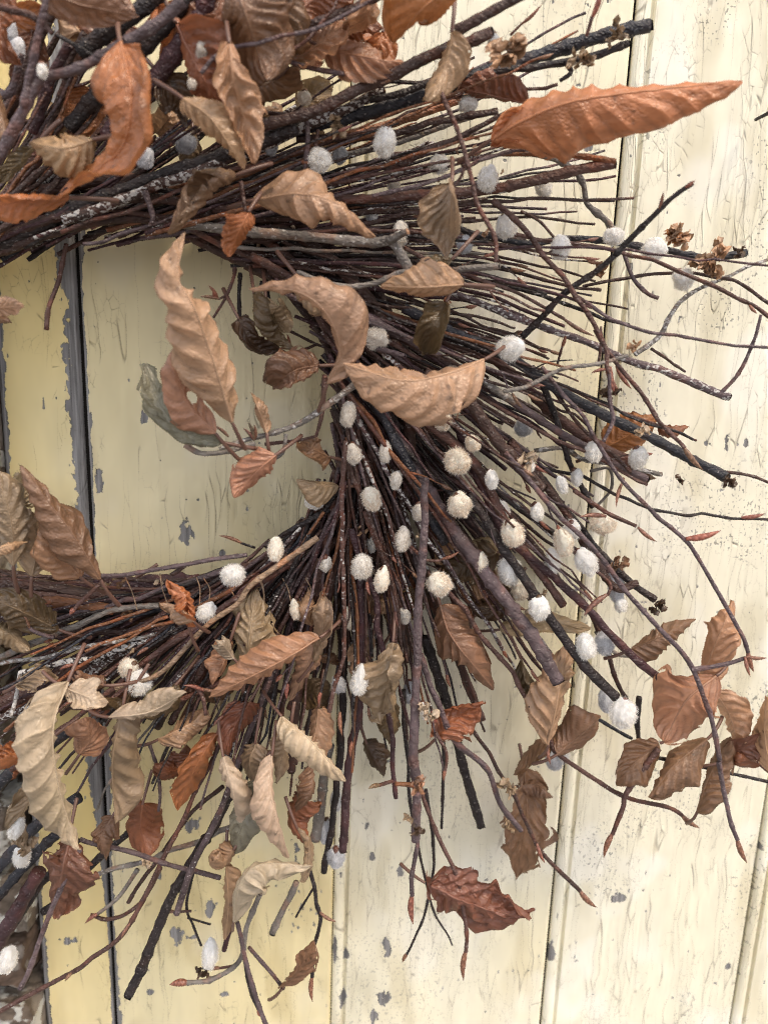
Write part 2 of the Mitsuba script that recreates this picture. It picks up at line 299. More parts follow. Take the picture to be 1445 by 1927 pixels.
add('stone_wall', 'mortar', bx.vertices, bx.faces, 'stone_mat', uv=np.tile([.7, 0], (len(bx.vertices), 1)), smooth=False)
labels['stone_wall'] = {'label': 'rough grey and brown stones at the left edge beside the door post', 'category': 'wall'}

# ------------------------------------------------------------------ the wreath: hoop branches and fanned bundle
labels[WR] = {'label': 'wreath of dark twigs, curled dry leaves and furry catkins hung on the cream door', 'category': 'wreath'}
def res(s, n=48):
    return spline([[float(c) for c in w.split(',')] for w in s.split()], n)
edge = res('-80,512 0,492 150,452 290,446 420,498 540,560 630,680 645,800 630,930 540,1010 440,1078 200,1088 0,1076 -90,1070', 90)
cen = np.array([300., 772.])
out = edge - cen; out /= np.linalg.norm(out, axis=1, keepdims=True)
tangle = []
for i in range(34):
    d = rng.uniform(6, 75) if i < 16 else rng.uniform(10, 120); i0, i1 = (0, 34) if i % 3 == 0 else ((24, 64) if i % 3 == 1 else (56, 90))
    i0 = max(0, i0 + rng.integers(-3, 4)); i1 = min(90, i1 + rng.integers(-3, 4))
    q = edge[i0:i1] + out[i0:i1] * (d + 14 * np.sin(np.linspace(0, rng.uniform(2, 7), i1 - i0) + rng.random() * 6))[:, None]
    w = rng.uniform(12, 26); h = .004 + 0.034 * rng.random()
    px = np.c_[q, np.full(len(q), h) + .004 * np.sin(np.linspace(0, 5, len(q)) + i)]
    twig(px[::4], w, w * .8, rng.choice([0, 1, 1, 2, 7]), rng.choice([0, 0, .25]), wig=.8, name='hoop_branch', stuff=None if i < 16 else tangle)

GUIDES = [res(s) for s in (
    '-110,420 -20,250 60,80 120,-80', '-60,450 90,270 190,110 330,-70', '-40,475 120,390 300,250 470,100 640,-50', '60,455 250,372 500,270 750,150 1000,10', '150,445 350,388 600,298 850,205 1170,60',
    '220,438 450,388 700,330 950,262 1190,190', '300,440 520,416 760,370 960,340 1180,300', '380,452 560,438 760,425 950,425 1230,455', '440,472 600,482 760,490 960,515 1260,600',
    '480,492 620,525 780,565 960,615 1310,745', '520,522 660,586 820,655 1000,735 1340,880', '560,560 690,645 840,755 1000,865 1220,1010', '590,600 700,715 830,865 960,995 1190,1200',
    '615,650 710,780 810,925 920,1070 1120,1320', '630,700 705,840 780,1000 855,1150 970,1400', '640,740 690,880 735,1030 775,1200 830,1470', '648,780 670,920 692,1060 712,1220 725,1490',
    '650,830 655,960 650,1080 650,1230 640,1510', '648,870 622,1000 592,1110 560,1250 500,1560', '640,915 572,1040 520,1130 450,1260 330,1580', '610,965 512,1080 440,1160 340,1290 170,1580',
    '570,1010 450,1110 340,1190 200,1310 -60,1540', '520,1050 380,1130 240,1200 90,1290 -100,1420', '470,1085 300,1135 150,1175 0,1232 -150,1300', '440,1092 280,1108 120,1118 -20,1118 -150,1120')]
def fill(gap, kind):
    t = rng.random(); g = GUIDES[gap] * (1 - t) + GUIDES[gap + 1] * t
    u = np.linspace(0, 1, len(g)); n = np.gradient(g, axis=0); n = np.c_[-n[:, 1], n[:, 0]]; n /= np.linalg.norm(n, axis=1, keepdims=True)
    lat = rng.normal() * 8 + rng.normal() * 58 * (u - .25) * (1.0 if kind != 'back' else 1.3) + 6 * np.sin(u * rng.uniform(3, 9) + rng.random() * 6)
    g = g + n * lat[:, None]
    a, b = rng.uniform(0, .12), rng.uniform(.42, .92) if kind == 'back' else np.clip(rng.uniform(.45, 1.0), 0, 1)
    g = g[int(a * 47): max(int(b * 47) + 1, int(a * 47) + 8)]
    uu = np.linspace(0, 1, len(g))
    if kind == 'back': h0, h1 = rng.uniform(.003, .028), rng.uniform(.003, .030)
    elif kind == 'mid': h0, h1 = rng.uniform(.012, .040), rng.uniform(.010, .048)
    else: h0, h1 = rng.uniform(.030, .046), rng.uniform(.028, .058)
    h = h0 + (h1 - h0) * uu + .003 * np.sin(uu * 4 + rng.random() * 6)
    thick = rng.random()
    if kind == 'thin':
        thick = .9; h0, h1 = rng.uniform(.026, .044), rng.uniform(.018, .056); h = h0 + (h1 - h0) * uu + .003 * np.sin(uu * 4 + rng.random() * 6)
    if thick < .14: w0 = rng.uniform(14, 21); w1 = w0 * rng.uniform(.6, .9)
    elif thick < .50: w0 = rng.uniform(8, 13); w1 = w0 * rng.uniform(.4, .7)
    else: w0 = rng.uniform(5, 9); w1 = rng.uniform(3.2, 5)
    tone = rng.choice([0, 1, 2, 3, 4, 5, 6, 7], p=[.14, .25, .18, .16, .04, .02, .02, .19])
    lich = rng.choice([0, .3, .5], p=[.75, .17, .08])
    px = np.c_[g, np.maximum(h, .0028)][::3]
    if kind in ('back', 'mid') or (kind == 'thin' and rng.random() < (.89 if gap > 14 else .84)): twig(px, w0, w1, tone, lich, stuff=tangle); return
    twig(px, w0, w1, tone, lich, cut=8 if w1 > 11 else None, tipbud=rng.uniform(18, 34) if w1 < 6 and rng.random() < .6 else None, shoots=int(rng.choice([0, 1, 2], p=[.35, .38, .27])) if w0 < 16 else 0)
for g in range(24):
    for i in range(11 if g < 3 else 8 if g > 14 else (5 if 2 < g < 9 else 7)): fill(g, 'back')
    for i in range(4 if 2 < g < 9 else 5): fill(g, 'mid')
    for i in range(2 if 2 < g < 9 else 3): fill(g, 'front')
    for i in range(13 if g > 14 else 7): fill(g, 'thin')
V, F = cat([(v, f) for v, f, _, _ in tangle]); UV = np.vstack([uvc(v, t, l) for v, _, t, l in tangle])
k = add(WR, 'twig_tangle', V, F, 'bark_mat', uv=UV); labels[k] = {'kind': 'stuff'}

# ------------------------------------------------------------------ twigs one can follow in the photograph: path, h at start and end (cm), diameters, tone, lichen
def tw(s, h0, h1, d0, d1, tone=1, lich=0, **k): return twig(pp(s, h0, h1, k.pop('hm', None)), d0 * .9, d1 * .88, tone, lich, **k)
# top left
tw('-20,320 15,260 45,205 78,140', 7, 7.6, 24, 22, 3, 0, wig=.3)
tw('70,140 110,138 160,122 215,92 280,55 345,0', 7.6, 8, 20, 26, 3, 0, wig=.3)
tw('40,200 62,110 82,20 90,-30', 7.5, 8.2, 18, 14, 3, .1)
tw('-10,470 120,402 250,352 420,292 560,240', 3.5, 5.2, 30, 26, 0, 0)
tw('150,100 200,60 260,20 300,-20', 5.5, 6, 34, 36, 0, 0); tw('130,240 215,140 300,60 360,-20', 4.5, 6, 30, 34, 0, 0); tw('200,260 290,150 370,40 400,-30', 4.6, 6, 34, 40, 7, 0)
tw('60,250 90,160 130,80', 4.5, 5.5, 22, 20, 7, 0); tw('90,260 130,130 160,60', 4, 5, 16, 14, 1, 0); tw('10,220 60,100 100,20', 4, 5, 22, 20, 1, .1)
tw('110,60 150,85 195,110 240,90', 6, 6.4, 9, 7, 0); tw('-10,10 30,20 60,30 100,60', 7, 7, 16, 12, 2, .1)
tw('-20,180 20,170 40,100', 5, 5.5, 18, 14, 3, .1)
# upper right
tw('480,262 600,236 760,190 890,145 960,120 1090,80 1222,44', 4, 4.8, 24, 27, 6, 0, cut=0, label='thick blue black twig with a blunt cut end at the top right')
tw('700,185 870,145 1000,126 1070,116 1182,84', 4.6, 5.0, 13, 15, 0, .1, cut=1)
tw('480,240 600,205 722,146 800,110 837,95 922,60', 5.4, 6.2, 22, 24, 1, .05, cut=3)
tw('860,58 920,25 990,-15', 6, 6.4, 22, 18, 1)
tw('380,135 420,100 470,80 520,68 600,55 700,0', 7.0, 7.2, 9, 7, 3, .1)
tw('530,110 570,128 640,137 722,132', 5.6, 5.6, 9, 11, 3, .1); tw('545,60 620,35 720,-10', 5.8, 6.2, 20, 16, 1); tw('530,105 580,70 620,20 640,-20', 6.2, 6.4, 8, 6, 2)
tw('400,215 600,212 722,215 822,185 972,170 1047,157', 3.6, 4.4, 9, 7, 2); tw('560,260 722,255 830,225 935,208', 4, 4.6, 16, 14, 1)
tw('400,395 560,380 722,372 900,358 1000,340 1080,320 1156,308', 4, 5.2, 16, 24, 2, 0, cut=2, wig=.3); tw('940,292 1040,290 1100,294 1155,306', 5, 5.3, 8, 14, 4, 0, wig=.2)
tw('700,370 860,322 920,300 985,277 1080,255 1180,236', 4.8, 5.6, 9, 8, 3, .25); tw('722,320 880,250 950,214', 4.6, 5, 14, 10, 1)
tw('962,282 1072,315 1112,382 1147,422 1160,458', 3.6, 3, 9, 12, 5, .1, knob=.5)
tw('985,634 1072,542 1157,478 1230,402 1262,372 1303,343', 4.4, 7.5, 15, 11, 0, 0, knob=.35, buds=[(1240,392,1248,360),(1290,352,1308,338)], label='thin black twig with small knobs pointing up and right across the others')
tw('925,378 985,432 1030,486 1072,538 1112,602 1145,690 1150,700', 5, 6, 12, 9, 2, .05)
tw('860,432 1000,455 1090,445 1250,471 1330,486 1402,476', 3.2, 3.0, 12, 16, 6, 0); tw('980,395 1010,412 1045,440 1072,456', 4, 4.3, 6, 5, 2, tipbud=16)
tw('840,545 960,592 1040,622 1120,652 1160,671 1232,692 1300,716 1372,747', 3.8, 5.0, 13, 17, 3, .45, cut=2, wig=.4, label='pale lichen spotted twig ending in a pinkish cut tip at the right')
tw('1355,738 1395,700 1415,650 1430,596', 5.0, 5.5, 9, 7, 3, .2); tw('1190,668 1232,640 1262,590 1302,550 1370,520 1450,488', 2.6, 2.2, 11, 6, 5, .5)
tw('1225,655 1260,675 1290,702', 2.4, 2, 6, 5, 1); tw('1080,560 1160,602 1260,630 1450,652', 5, 6.5, 8, 6, 3, .1)
tw('1168,470 1190,520 1215,545 1242,560', 4.2, 4.4, 8, 9, 3, .1); tw('960,440 1100,462 1200,482 1280,512 1350,540 1420,580 1450,598', 4.4, 5, 8, 8, 2, .1, buds=[(1410,574,1425,590)])
tw('900,470 1090,462 1230,478 1330,490 1450,500', 4.8, 5.5, 6, 5, 7); tw('1100,540 1200,516 1260,512 1340,518 1400,540 1455,575', 2.8, 2.4, 7, 7, 1, .1)
tw('948,742 1010,716 1060,692 1130,681 1182,668', 5.6, 6, 9, 8, 5, .15); tw('1150,690 1148,760 1150,790 1135,830', 5.8, 6, 8, 9, 3, .2)
tw('760,580 850,622 960,672 1050,731 1140,781 1220,821 1300,862 1368,902', 3.8, 4.6, 20, 22, 6, 0, wig=.5, label='thick blue black twig with ragged end pointing right')
tw('900,650 980,720 1060,792 1130,841 1192,872', 3, 3.2, 20, 26, 2, 0, cut=4); tw('1000,690 1040,770 1075,880 1112,955', 4.0, 3.0, 13, 11, 0, 0, knob=.3)
tw('1020,690 1087,772 1132,842 1172,907 1232,964 1287,1014 1352,1124 1392,1189 1406,1230', 5.2, 7.0, 9, 9, 3, .15, tipbud=40, buds=[(1290,1014,1357,998)], wig=.3)
tw('1120,620 1157,677 1212,747 1247,797 1288,842', 5.5, 6.2, 9, 9, 2, .1, tipbud=56, wig=.3)
tw('980,690 1040,740 1090,800 1155,850 1188,890', 4, 4.2, 8, 7, 1); tw('1000,850 1060,842 1100,862 1180,878 1250,890', 3, 2.6, 10, 10, 5, .45); tw('1110,885 1145,880 1148,915 1120,945', 2.6, 2.2, 7, 6, 5, .2)
tw('980,868 1100,902 1200,950 1300,970 1450,977', 2.6, 2.2, 8, 6, 0, .05, buds=[(1395,974,1440,966)]); tw('1330,885 1390,890 1450,906', 4.4, 4.6, 8, 6, 1)
tw('1045,690 1058,650', 4, 4.4, 5, 5, 2, tipbud=24); tw('760,470 860,510 960,545 1060,598', 4.4, 4.6, 9, 7, 2, tipbud=70)
tw('1125,690 1132,640 1130,615', 5, 5.2, 7, 5, 2, buds=[(1140,690,1165,738),(1148,690,1158,745),(1160,688,1188,732),(1140,695,1112,702)])
# right and lower right
tw('735,800 775,872 830,962 900,1062 960,1142 1010,1212 1050,1284', 3.8, 5.6, 25, 29, 3, .12, wig=.5, knob=.3, cut=3, label='thickest purple grey twig slanting down right to a smooth cut end')
tw('640,680 722,782 807,962 840,1020', 4.4, 4.2, 24, 20, 6); tw('800,700 870,742 930,822 1000,902 1020,922', 4.6, 5, 24, 25, 1, .1, cut=9, wig=.3)
tw('700,700 800,790 900,880 960,1000 1060,1140', 4.3, 4.2, 22, 17, 2); tw('860,800 950,1000 1050,1092 1130,1172 1200,1242 1254,1284', 4, 4.6, 16, 18, 7, .05, cut=2, wig=.4)
tw('880,930 1040,1172 1092,1242 1160,1312', 4.8, 5.4, 18, 22, 0, 0, wig=.3); tw('960,830 1060,960 1150,1100 1200,1100', 3.6, 3.6, 18, 16, 1)
tw('980,850 1090,990 1180,1090 1232,1130', 3.4, 3.4, 16, 15, 0, 0); tw('900,900 1047,1082 1122,1174 1160,1280 1180,1320', 3.2, 3.2, 14, 9, 1)
tw('950,850 1047,964 1122,1039 1192,1129 1252,1194 1302,1254 1332,1334 1356,1430', 5.4, 7.4, 11, 10, 3, .1, wig=.3)
tw('1354,1430 1368,1525 1388,1582', 7.4, 7.8, 10, 9, 3, .05, tipbud=52, wig=.2); tw('1302,1262 1367,1249 1402,1238', 7, 7.2, 10, 8, 3, .05, buds=[(1404,1236,1444,1238),(1402,1236,1412,1274)], wig=.2)
tw('820,1090 852,1118 897,1190 962,1264 1002,1335 1032,1390 1062,1428 1172,1500 1252,1520 1280,1534', 4.8, 4.2, 11, 9, 2, .15, tipbud=50, buds=[(1030,1400,1036,1440)], wig=.3)
tw('1240,1410 1180,1490 1172,1520 1152,1570', 4.6, 5, 14, 9, 2, .1, tipbud=50, wig=.2)
tw('1220,1420 1300,1440 1400,1462 1450,1475', 4, 4, 8, 7, 0); tw('1120,1190 1160,1230 1200,1242', 3, 3, 9, 8, 5); tw('1080,1330 1130,1360 1190,1392', 3, 3, 9, 7, 6); tw('1200,1310 1203,1390', 3, 2.4, 12, 9, 0)
tw('1080,1040 1145,1095 1142,1120', 4.6, 5, 8, 7, 2, buds=[(1142,1119,1098,1160)])
tw('760,1020 800,1048 828,1053 835,1050', 5, 5, 6, 6, 2, buds=[(832,1052,864,1038)]); tw('1080,920 1137,962 1200,992', 5, 5.2, 9, 9, 2, .1, buds=[(1200,992,1236,1020),(1140,972,1090,973)])
tw('1175,905 1172,915', 5.6, 5.7, 6, 5, 2, tipbud=50)
# hanging down
tw('800,900 797,992 787,1164 777,1440', 5.4, 6, 15, 19, 3, .1, wig=.25, label='straight purple grey twig hanging nearly plumb'); tw('777,1436 784,1510 783,1582', 6, 6, 20, 17, 3, .1); tw('783,1540 782,1600 777,1685', 6, 6, 9, 10, 3, .1, tipbud=64)
tw('745,1480 780,1482', 6.2, 6, 9, 12, 4); tw('790,1230 827,1330 862,1400 912,1446 947,1520 983,1564', 4.8, 4.8, 14, 12, 3, .1)
tw('880,1360 942,1455 987,1540 1027,1612 1092,1680', 3.6, 3.8, 8, 9, 1, .05, tipbud=52, buds=[(1010,1588,1026,1626)], wig=.2)
tw('790,1480 822,1572 857,1645 877,1725 877,1790', 5.6, 6, 9, 9, 2, .1, tipbud=62, wig=.2); tw('800,1200 850,1352 872,1442 905,1556', 3, 2.4, 22, 18, 0, 0, cut=0, wig=.2)
tw('760,1300 770,1500 790,1600 810,1700 850,1782', 3, 2.5, 10, 4, 0); tw('800,1480 815,1590 800,1720 764,1800', 3, 3, 8, 5, 0, tipbud=20); tw('830,1320 832,1450 828,1560', 3, 2.6, 9, 6, 0, knob=.5)
tw('820,1380 836,1420 834,1450', 5, 5.2, 8, 6, 2, tipbud=20); tw('742,1470 715,1478', 4.6, 5, 8, 8, 2, tipbud=26)
tw('660,1000 700,1110 720,1240 745,1500', 4.6, 4.6, 14, 11, 7, .1); tw('690,960 735,1100 745,1250 740,1300', 4.8, 4.8, 14, 10, 2, .1); tw('650,830 642,1000 648,1100 642,1250 620,1340', 5.6, 5.4, 9, 9, 2, .35, buds=[(640,1340,644,1385)])
tw('680,1000 682,1200 672,1350 655,1445 650,1545 645,1602', 4.2, 4.4, 20, 17, 7, .15, cut=2); tw('645,1120 640,1420 610,1640', 3.6, 3, 16, 14, 0); tw('620,1400 592,1580', 3, 3, 18, 22, 5, .3)
tw('580,1620 600,1722 592,1805 590,1840', 4, 4.4, 8, 8, 0, .1, tipbud=52, buds=[(602,1718,634,1736)]); tw('585,1670 556,1730', 3.6, 3.6, 5, 5, 0); tw('560,1660 530,1710 512,1756', 3, 3, 13, 14, 5, .1, cut=5)
# lower left
tw('620,1010 520,1260 420,1520 370,1605 320,1695 280,1795 243,1874', 3.6, 4.2, 16, 21, 0, 0, cut=0, knob=.3, wig=.3, label='black twig with a slanting cut end pointing to the lower left'); tw('560,1140 470,1380 410,1535 370,1615 330,1720', 4, 4.6, 12, 14, 3, .3, wig=.2)
tw('600,1050 500,1240 390,1450 340,1552 300,1627 240,1745 175,1806 75,1861 -10,1908', 4.4, 4.6, 9, 10, 2, .05, wig=.3, buds=[(245,1738,228,1768),(135,1832,122,1848)])
tw('150,1580 170,1587 250,1605 320,1630 412,1652', 5.4, 4, 10, 11, 3, .15, wig=.2); tw('150,1662 200,1640 280,1620 380,1580 440,1555', 3, 3, 9, 12, 5, .35); tw('255,1640 220,1690 182,1722', 3, 3.2, 9, 7, 5, .1, tipbud=30)
tw('168,1727 205,1732 265,1700 300,1640', 3, 3, 8, 7, 2); tw('148,1598 100,1706 65,1796 34,1862', 6, 6.4, 10, 10, 3, .1, wig=.2); tw('420,1490 350,1540 240,1700', 3, 3, 9, 8, 1)
tw('360,1640 352,1710 362,1742 378,1782', 3, 2.8, 6, 5, 0); tw('352,1718 325,1719', 3, 3, 6, 5, 2, tipbud=22); tw('355,1725 392,1741', 3, 3, 5, 4, 0)
tw('490,1680 465,1745 455,1795 435,1822 390,1846 350,1851', 4.4, 4.8, 12, 9, 5, .15, knob=.4, tipbud=32); tw('440,1815 412,1822', 4.4, 4.4, 6, 5, 2, tipbud=24)
tw('448,1735 460,1797 480,1867 502,1930', 5, 5.6, 9, 10, 3, .1, wig=.2); tw('465,1790 500,1826 534,1862', 4.2, 4.2, 8, 8, 3, .1); tw('460,1800 468,1860 490,1902', 4, 4, 6, 5, 0, tipbud=18)
tw('440,1700 420,1790', 4, 4, 16, 12, 7, .1); tw('600,1010 560,1040 475,1100 445,1140 385,1180 300,1266 218,1296', 5.2, 5.4, 12, 9, 8, .1, wig=.3, label='long smooth light brown twig curving to the lower left')
tw('10,1041 100,1069 195,1086 300,1071 465,1041', 5.2, 5, 9, 9, 3, .15, wig=.3); tw('195,1090 165,1118 140,1150', 5, 5.4, 8, 8, 2, tipbud=12, buds=[(200,1110,232,1142)]); tw('320,1083 352,1066', 5, 4.8, 10, 7, 1)
tw('620,960 560,990 500,1026', 4, 4.2, 13, 10, 0); tw('475,1029 450,1024', 4.4, 4.5, 5, 5, 0, tipbud=44)
tw('-20,1094 80,1102 210,1124 300,1130', 3.4, 3.6, 28, 22, 1); tw('82,1130 170,1142 215,1148', 4, 4.2, 22, 20, 4, 0); tw('195,1086 205,1110 300,1095 470,1104', 2.8, 2.8, 32, 38, 7, .15)
tw('-10,1252 100,1232 200,1208 290,1192', 4.2, 4.4, 9, 8, 5, .55); tw('35,1268 150,1240 210,1226 330,1180', 4.6, 4.2, 10, 16, 0, .55, knob=.4); tw('35,1268 28,1310 20,1350', 4.6, 5, 9, 9, 5, .6)
tw('-10,1355 60,1330 105,1312 200,1244 330,1178', 4, 4, 16, 18, 1, .5); tw('-20,1336 60,1300 120,1270 170,1246', 3.6, 3.8, 34, 30, 2, .1); tw('10,1380 60,1330 150,1252 320,1166', 4.8, 4.6, 8, 7, 4)
tw('-10,1240 100,1196 200,1150 300,1140', 4.2, 4.4, 13, 11, 5, .1); tw('40,1158 60,1186 100,1200', 5, 5, 8, 8, 3, .2, buds=[(55,1182,40,1152)]); tw('455,1262 360,1310 310,1330', 4.6, 4.8, 10, 9, 2)
tw('410,1225 320,1290 280,1340', 4.2, 4.2, 11, 10, 3, .4); tw('280,1400 300,1480 302,1525', 4.4, 4.4, 8, 6, 3, .1); tw('375,1290 382,1305 388,1348', 5.2, 5.4, 9, 8, 2, buds=[(384,1300,345,1290),(380,1296,412,1300)])
tw('-10,1640 60,1560 150,1500', 4, 4, 22, 24, 6); tw('-10,1700 40,1640 120,1560', 3.6, 3.6, 18, 22, 6); tw('-20,1800 30,1720 75,1640', 3.6, 3.6, 34, 30, 7); tw('20,1740 80,1660 150,1580', 2.8, 2.8, 14, 14, 0)
tw('-10,1480 60,1420 140,1370', 3, 3.4, 24, 22, 6); tw('80,1720 160,1640 250,1560', 2.6, 2.6, 14, 14, 0)
# inside the ring
tw('412,846 480,824 540,806 600,770 685,712', 6, 5.4, 9, 16, 5, .4, wig=.2, buds=[(478,828,457,805),(478,828,466,792),(480,826,478,798),(430,822,402,800)]); tw('343,838 375,856 430,852 480,834', 6, 6, 11, 10, 5, .15); tw('540,812 535,850 515,868', 5.8, 6, 8, 6, 5, .2)
tw('500,836 560,830 592,822', 5.6, 5, 8, 6, 2); tw('612,705 608,770 596,820', 5, 5, 11, 7, 2); tw('128,455 105,530 88,580 84,618', 3, 3.4, 9, 10, 2, .1, knob=.35); tw('445,505 438,530 402,595', 3.6, 3.6, 9, 5, 2, .1)
tw('430,552 412,562', 3.6, 3.8, 6, 5, 2, buds=[(412,562,376,558),(410,560,392,536),(405,560,400,548)]); tw('450,515 452,610', 3.2, 3.4, 8, 8, 0); tw('500,530 502,588', 2.8, 2.8, 10, 8, 0); tw('590,650 560,660 545,656', 3, 3.4, 6, 6, 2, buds=[(545,656,522,640),(545,656,540,628),(548,656,525,655)])
tw('560,520 660,535 770,515 850,510 935,495', 5.2, 6, 10, 14, 5, .2, cut=5); tw('330,420 420,430 500,440 610,448 700,456 735,452 760,490 772,515', 4.6, 5.2, 18, 22, 5, .35, wig=.3); tw('730,452 762,436', 5.2, 5.6, 18, 14, 5, .3, cut=8)
tw('640,600 700,650 760,668', 5, 5, 16, 10, 3, .2, cut=3); tw('800,720 860,690 930,726 968,760', 4.4, 4.6, 10, 16, 5, .4)
tw('820,150 850,220 875,290 900,380 930,450 932,490', 6.6, 7.4, 10, 9, 2, .1, wig=.3); tw('1105,66 1117,30', 6.6, 6.8, 9, 8, 2, tipbud=52); tw('960,70 985,45', 5.4, 5.6, 6, 5, 2, tipbud=44); tw('845,355 870,330 882,300', 6.5, 6.8, 8, 6, 2)
tw('1455,205 1420,226', 1.6, .4, 8, 7, 0)
tw('575,210 578,260 570,330', 5, 5, 12, 10, 3, .2); tw('600,240 598,280', 4.8, 4.8, 8, 8, 2, .1); tw('1060,115 1075,135 1055,150', 5, 5, 12, 8, 0); tw('275,360 290,410 285,425', 5, 5, 12, 8, 3, .1)
tw('455,340 455,400', 6, 6, 10, 8, 2); tw('880,165 700,150', 4, 4, 8, 8, 0)
for i in range(9):                             # fine fibres round the lower hoop
    x = rng.uniform(230, 620); tw(f'{x:.0f},{1086+rng.uniform(-4,4):.0f} {x+rng.uniform(4,14):.0f},{1110:.0f} {x+rng.uniform(0,20):.0f},{1135+rng.uniform(0,20):.0f}', 4.6, 4.6, 2.6, 2.2, 8, 0, wig=.4)

# ------------------------------------------------------------------ leaves
TONE = dict(tan=(0.43, 0.262, 0.158), beige=(0.50, 0.382, 0.270), orange=(0.41, 0.152, 0.058), rust=(0.245, 0.092, 0.046), brown=(0.225, 0.122, 0.070), olive=(0.135, 0.088, 0.046), dark=(0.080, 0.046, 0.027),
            pink=(0.42, 0.218, 0.128), sage=(0.23, 0.21, 0.155), copper=(0.46, 0.185, 0.080), red=(0.205, 0.088, 0.054), amber=(0.37, 0.150, 0.050), khaki=(0.32, 0.222, 0.137))
lseed = [0]
def leaf(s, w, tone='tan', h=None, roll=None, cl=-1.0, cr=-1.0, twist=0, pleat=1.0, crumple=0.5, nv=9, fold=0.16, torn=0.12, stalk=True, hole=None, label=None, base=.55, tip=.75, name='leaf'):
    """s: spine from stalk to tip as 'x,y,h(cm)'; cl, cr: how far each half curls (radians; below 0 away from the viewer)"""
    lseed[0] += 1; sd = lseed[0]; r = np.random.default_rng(1000 + sd)
    cl, cr, w = cl * 2.5, cr * 2.5, w * .80; twist += r.normal(0, 38); nv *= .8; roll = r.choice([-1, 1]) * r.uniform(8, 46) if roll is None else roll; crumple *= 1.35
    pts = np.array([[float(c) for c in a.split(',')] for a in s.split()]); pts[:, 2] /= 100
    n, m = (120, 49) if label else (64, 33)
    q = spline(pts, n); q[:, 2] += .0035 * np.sin(np.linspace(0, r.uniform(3, 7), n) + r.random() * 6) * np.linspace(.2, 1, n); q[:, 2] = np.maximum(q[:, 2], .0025); sp = W3(q); Lm = np.linalg.norm(np.diff(sp, axis=0), axis=1).sum()
    um = unit(*q[n // 2]); u = np.linspace(0, 1, n); v = np.linspace(-1, 1, m)
    t = np.gradient(sp, axis=0); t /= np.linalg.norm(t, axis=1, keepdims=True)
    N = C - sp; N -= t * (N * t).sum(1, keepdims=True); N /= np.linalg.norm(N, axis=1, keepdims=True)
    B = np.cross(t, N)
    a = np.radians(roll + twist * (u - .5)); N, B = N * np.cos(a)[:, None] + B * np.sin(a)[:, None], B * np.cos(a)[:, None] - N * np.sin(a)[:, None]
    wu = (u + 1e-3)**base * (1 - u + 1e-3)**tip; wu = wu / wu.max() * w * .5 * um
    ed = lambda k: 1 + torn * (meshkit.fbm(np.c_[u * 7 + 3, np.full(n, k), np.full(n, sd * 7.3)], 3, 5) - .5) * 1.1
    gain = lambda k: min(abs(k) / math.sin(min(abs(k), math.pi / 2)), 2.3 if k < 0 else 1.25) if abs(k) > .05 else 1.0
    wl, wr = wu * ed(0.) * gain(cl), wu * ed(9.) * gain(cr)
    U, Vv = np.meshgrid(u, v, indexing='ij')
    cvar = lambda k: 1 + 0.6 * (meshkit.fbm(np.c_[u * 2.5, np.full(n, k), np.full(n, sd * 3.1)], 2, 8) - .5) * 2
    kl, kr = cl * cvar(1.), cr * cvar(5.)
    K = np.where(Vv < 0, kl[:, None], kr[:, None]); Wd = np.where(Vv < 0, wl[:, None], wr[:, None]); av = np.abs(Vv)
    Ks = np.where(np.abs(K) < 1e-3, 1e-3, K)
    qa = np.stack([U * 2.6 * Lm / .05, Vv * 1.3, np.full_like(U, sd * 4.7)], -1)
    ang = Ks * av**1.1 + (meshkit.fbm(qa, 3, 17) - .5) * (.8 + 1.5 * crumple) * av**.7
    # integrate the curl across the half blade
    fa = fold * (1 if (cl + cr) >= 0 else -1) + 0 * av
    half = m // 2
    bx_, nx_ = np.zeros_like(U), np.zeros_like(U)
    dv = v[1] - v[0]
    for sgn in (1, -1):
        for j in range(1, half + 1):
            c0 = half + sgn * (j - 1); c1 = half + sgn * j
            am = fa[:, c1] * 1.0 + .5 * (ang[:, c0] + ang[:, c1])
            bx_[:, c1] = bx_[:, c0] + sgn * np.cos(am) * Wd[:, c1] * dv; nx_[:, c1] = nx_[:, c0] + np.sin(am) * Wd[:, c1] * dv
    slope = np.where(bx_ != 0, 1, 1)
    ph = nv * (U - .55 * av**.85 * (w * um / Lm) * 1.25) + .8 * (meshkit.noise(np.stack([U * 4, Vv * 2, np.full_like(U, sd)], -1)) - .5) + np.where(Vv < 0, .35, 0)
    s_ = np.abs(((ph % 1) - .5) * 2)                  # 1 on a vein, 0 between
    amp = (.45 + 1.1 * meshkit.noise(np.stack([np.floor(ph) * 1.7 + 3, np.sign(Vv) * 5, np.full_like(U, sd * 1.3)], -1))) * pleat * .034 * w * um * np.clip(av * 3.5, 0, 1) * (1 - .62 * av**3) * (np.clip(4 * U * (1 - U) + .25, 0, 1))
    q3 = np.stack([U * 3.2 * Lm / .05, Vv * 2.2 * w * um / .025, np.full_like(U, sd * 1.7)], -1)
    rough = (meshkit.fbm(q3, 3, 2) - .5) * crumple * .34 * w * um * np.clip(.2 + av, 0, 1) + (meshkit.fbm(q3 * 5, 3, 6) - .5) * (.3 + crumple) * .045 * w * um
    ruf = (meshkit.fbm(np.stack([U * 6.5, np.sign(Vv) * 3, np.full_like(U, sd * 2.3)], -1), 2, 31) - .5) * av**2.5 * .34 * w * um * (.35 + crumple)
    off = amp * 2.6 * (.6 * np.abs(s_)**3 + .4 * s_ - .45) + rough + ruf
    # local normal of the curled section
    an = fa + ang; nb, nn = -np.sin(an) * np.sign(Vv), np.cos(an)
    X = sp[:, None] + B[:, None] * (bx_ + off * nb)[..., None] + N[:, None] * (nx_ + off * nn)[..., None]
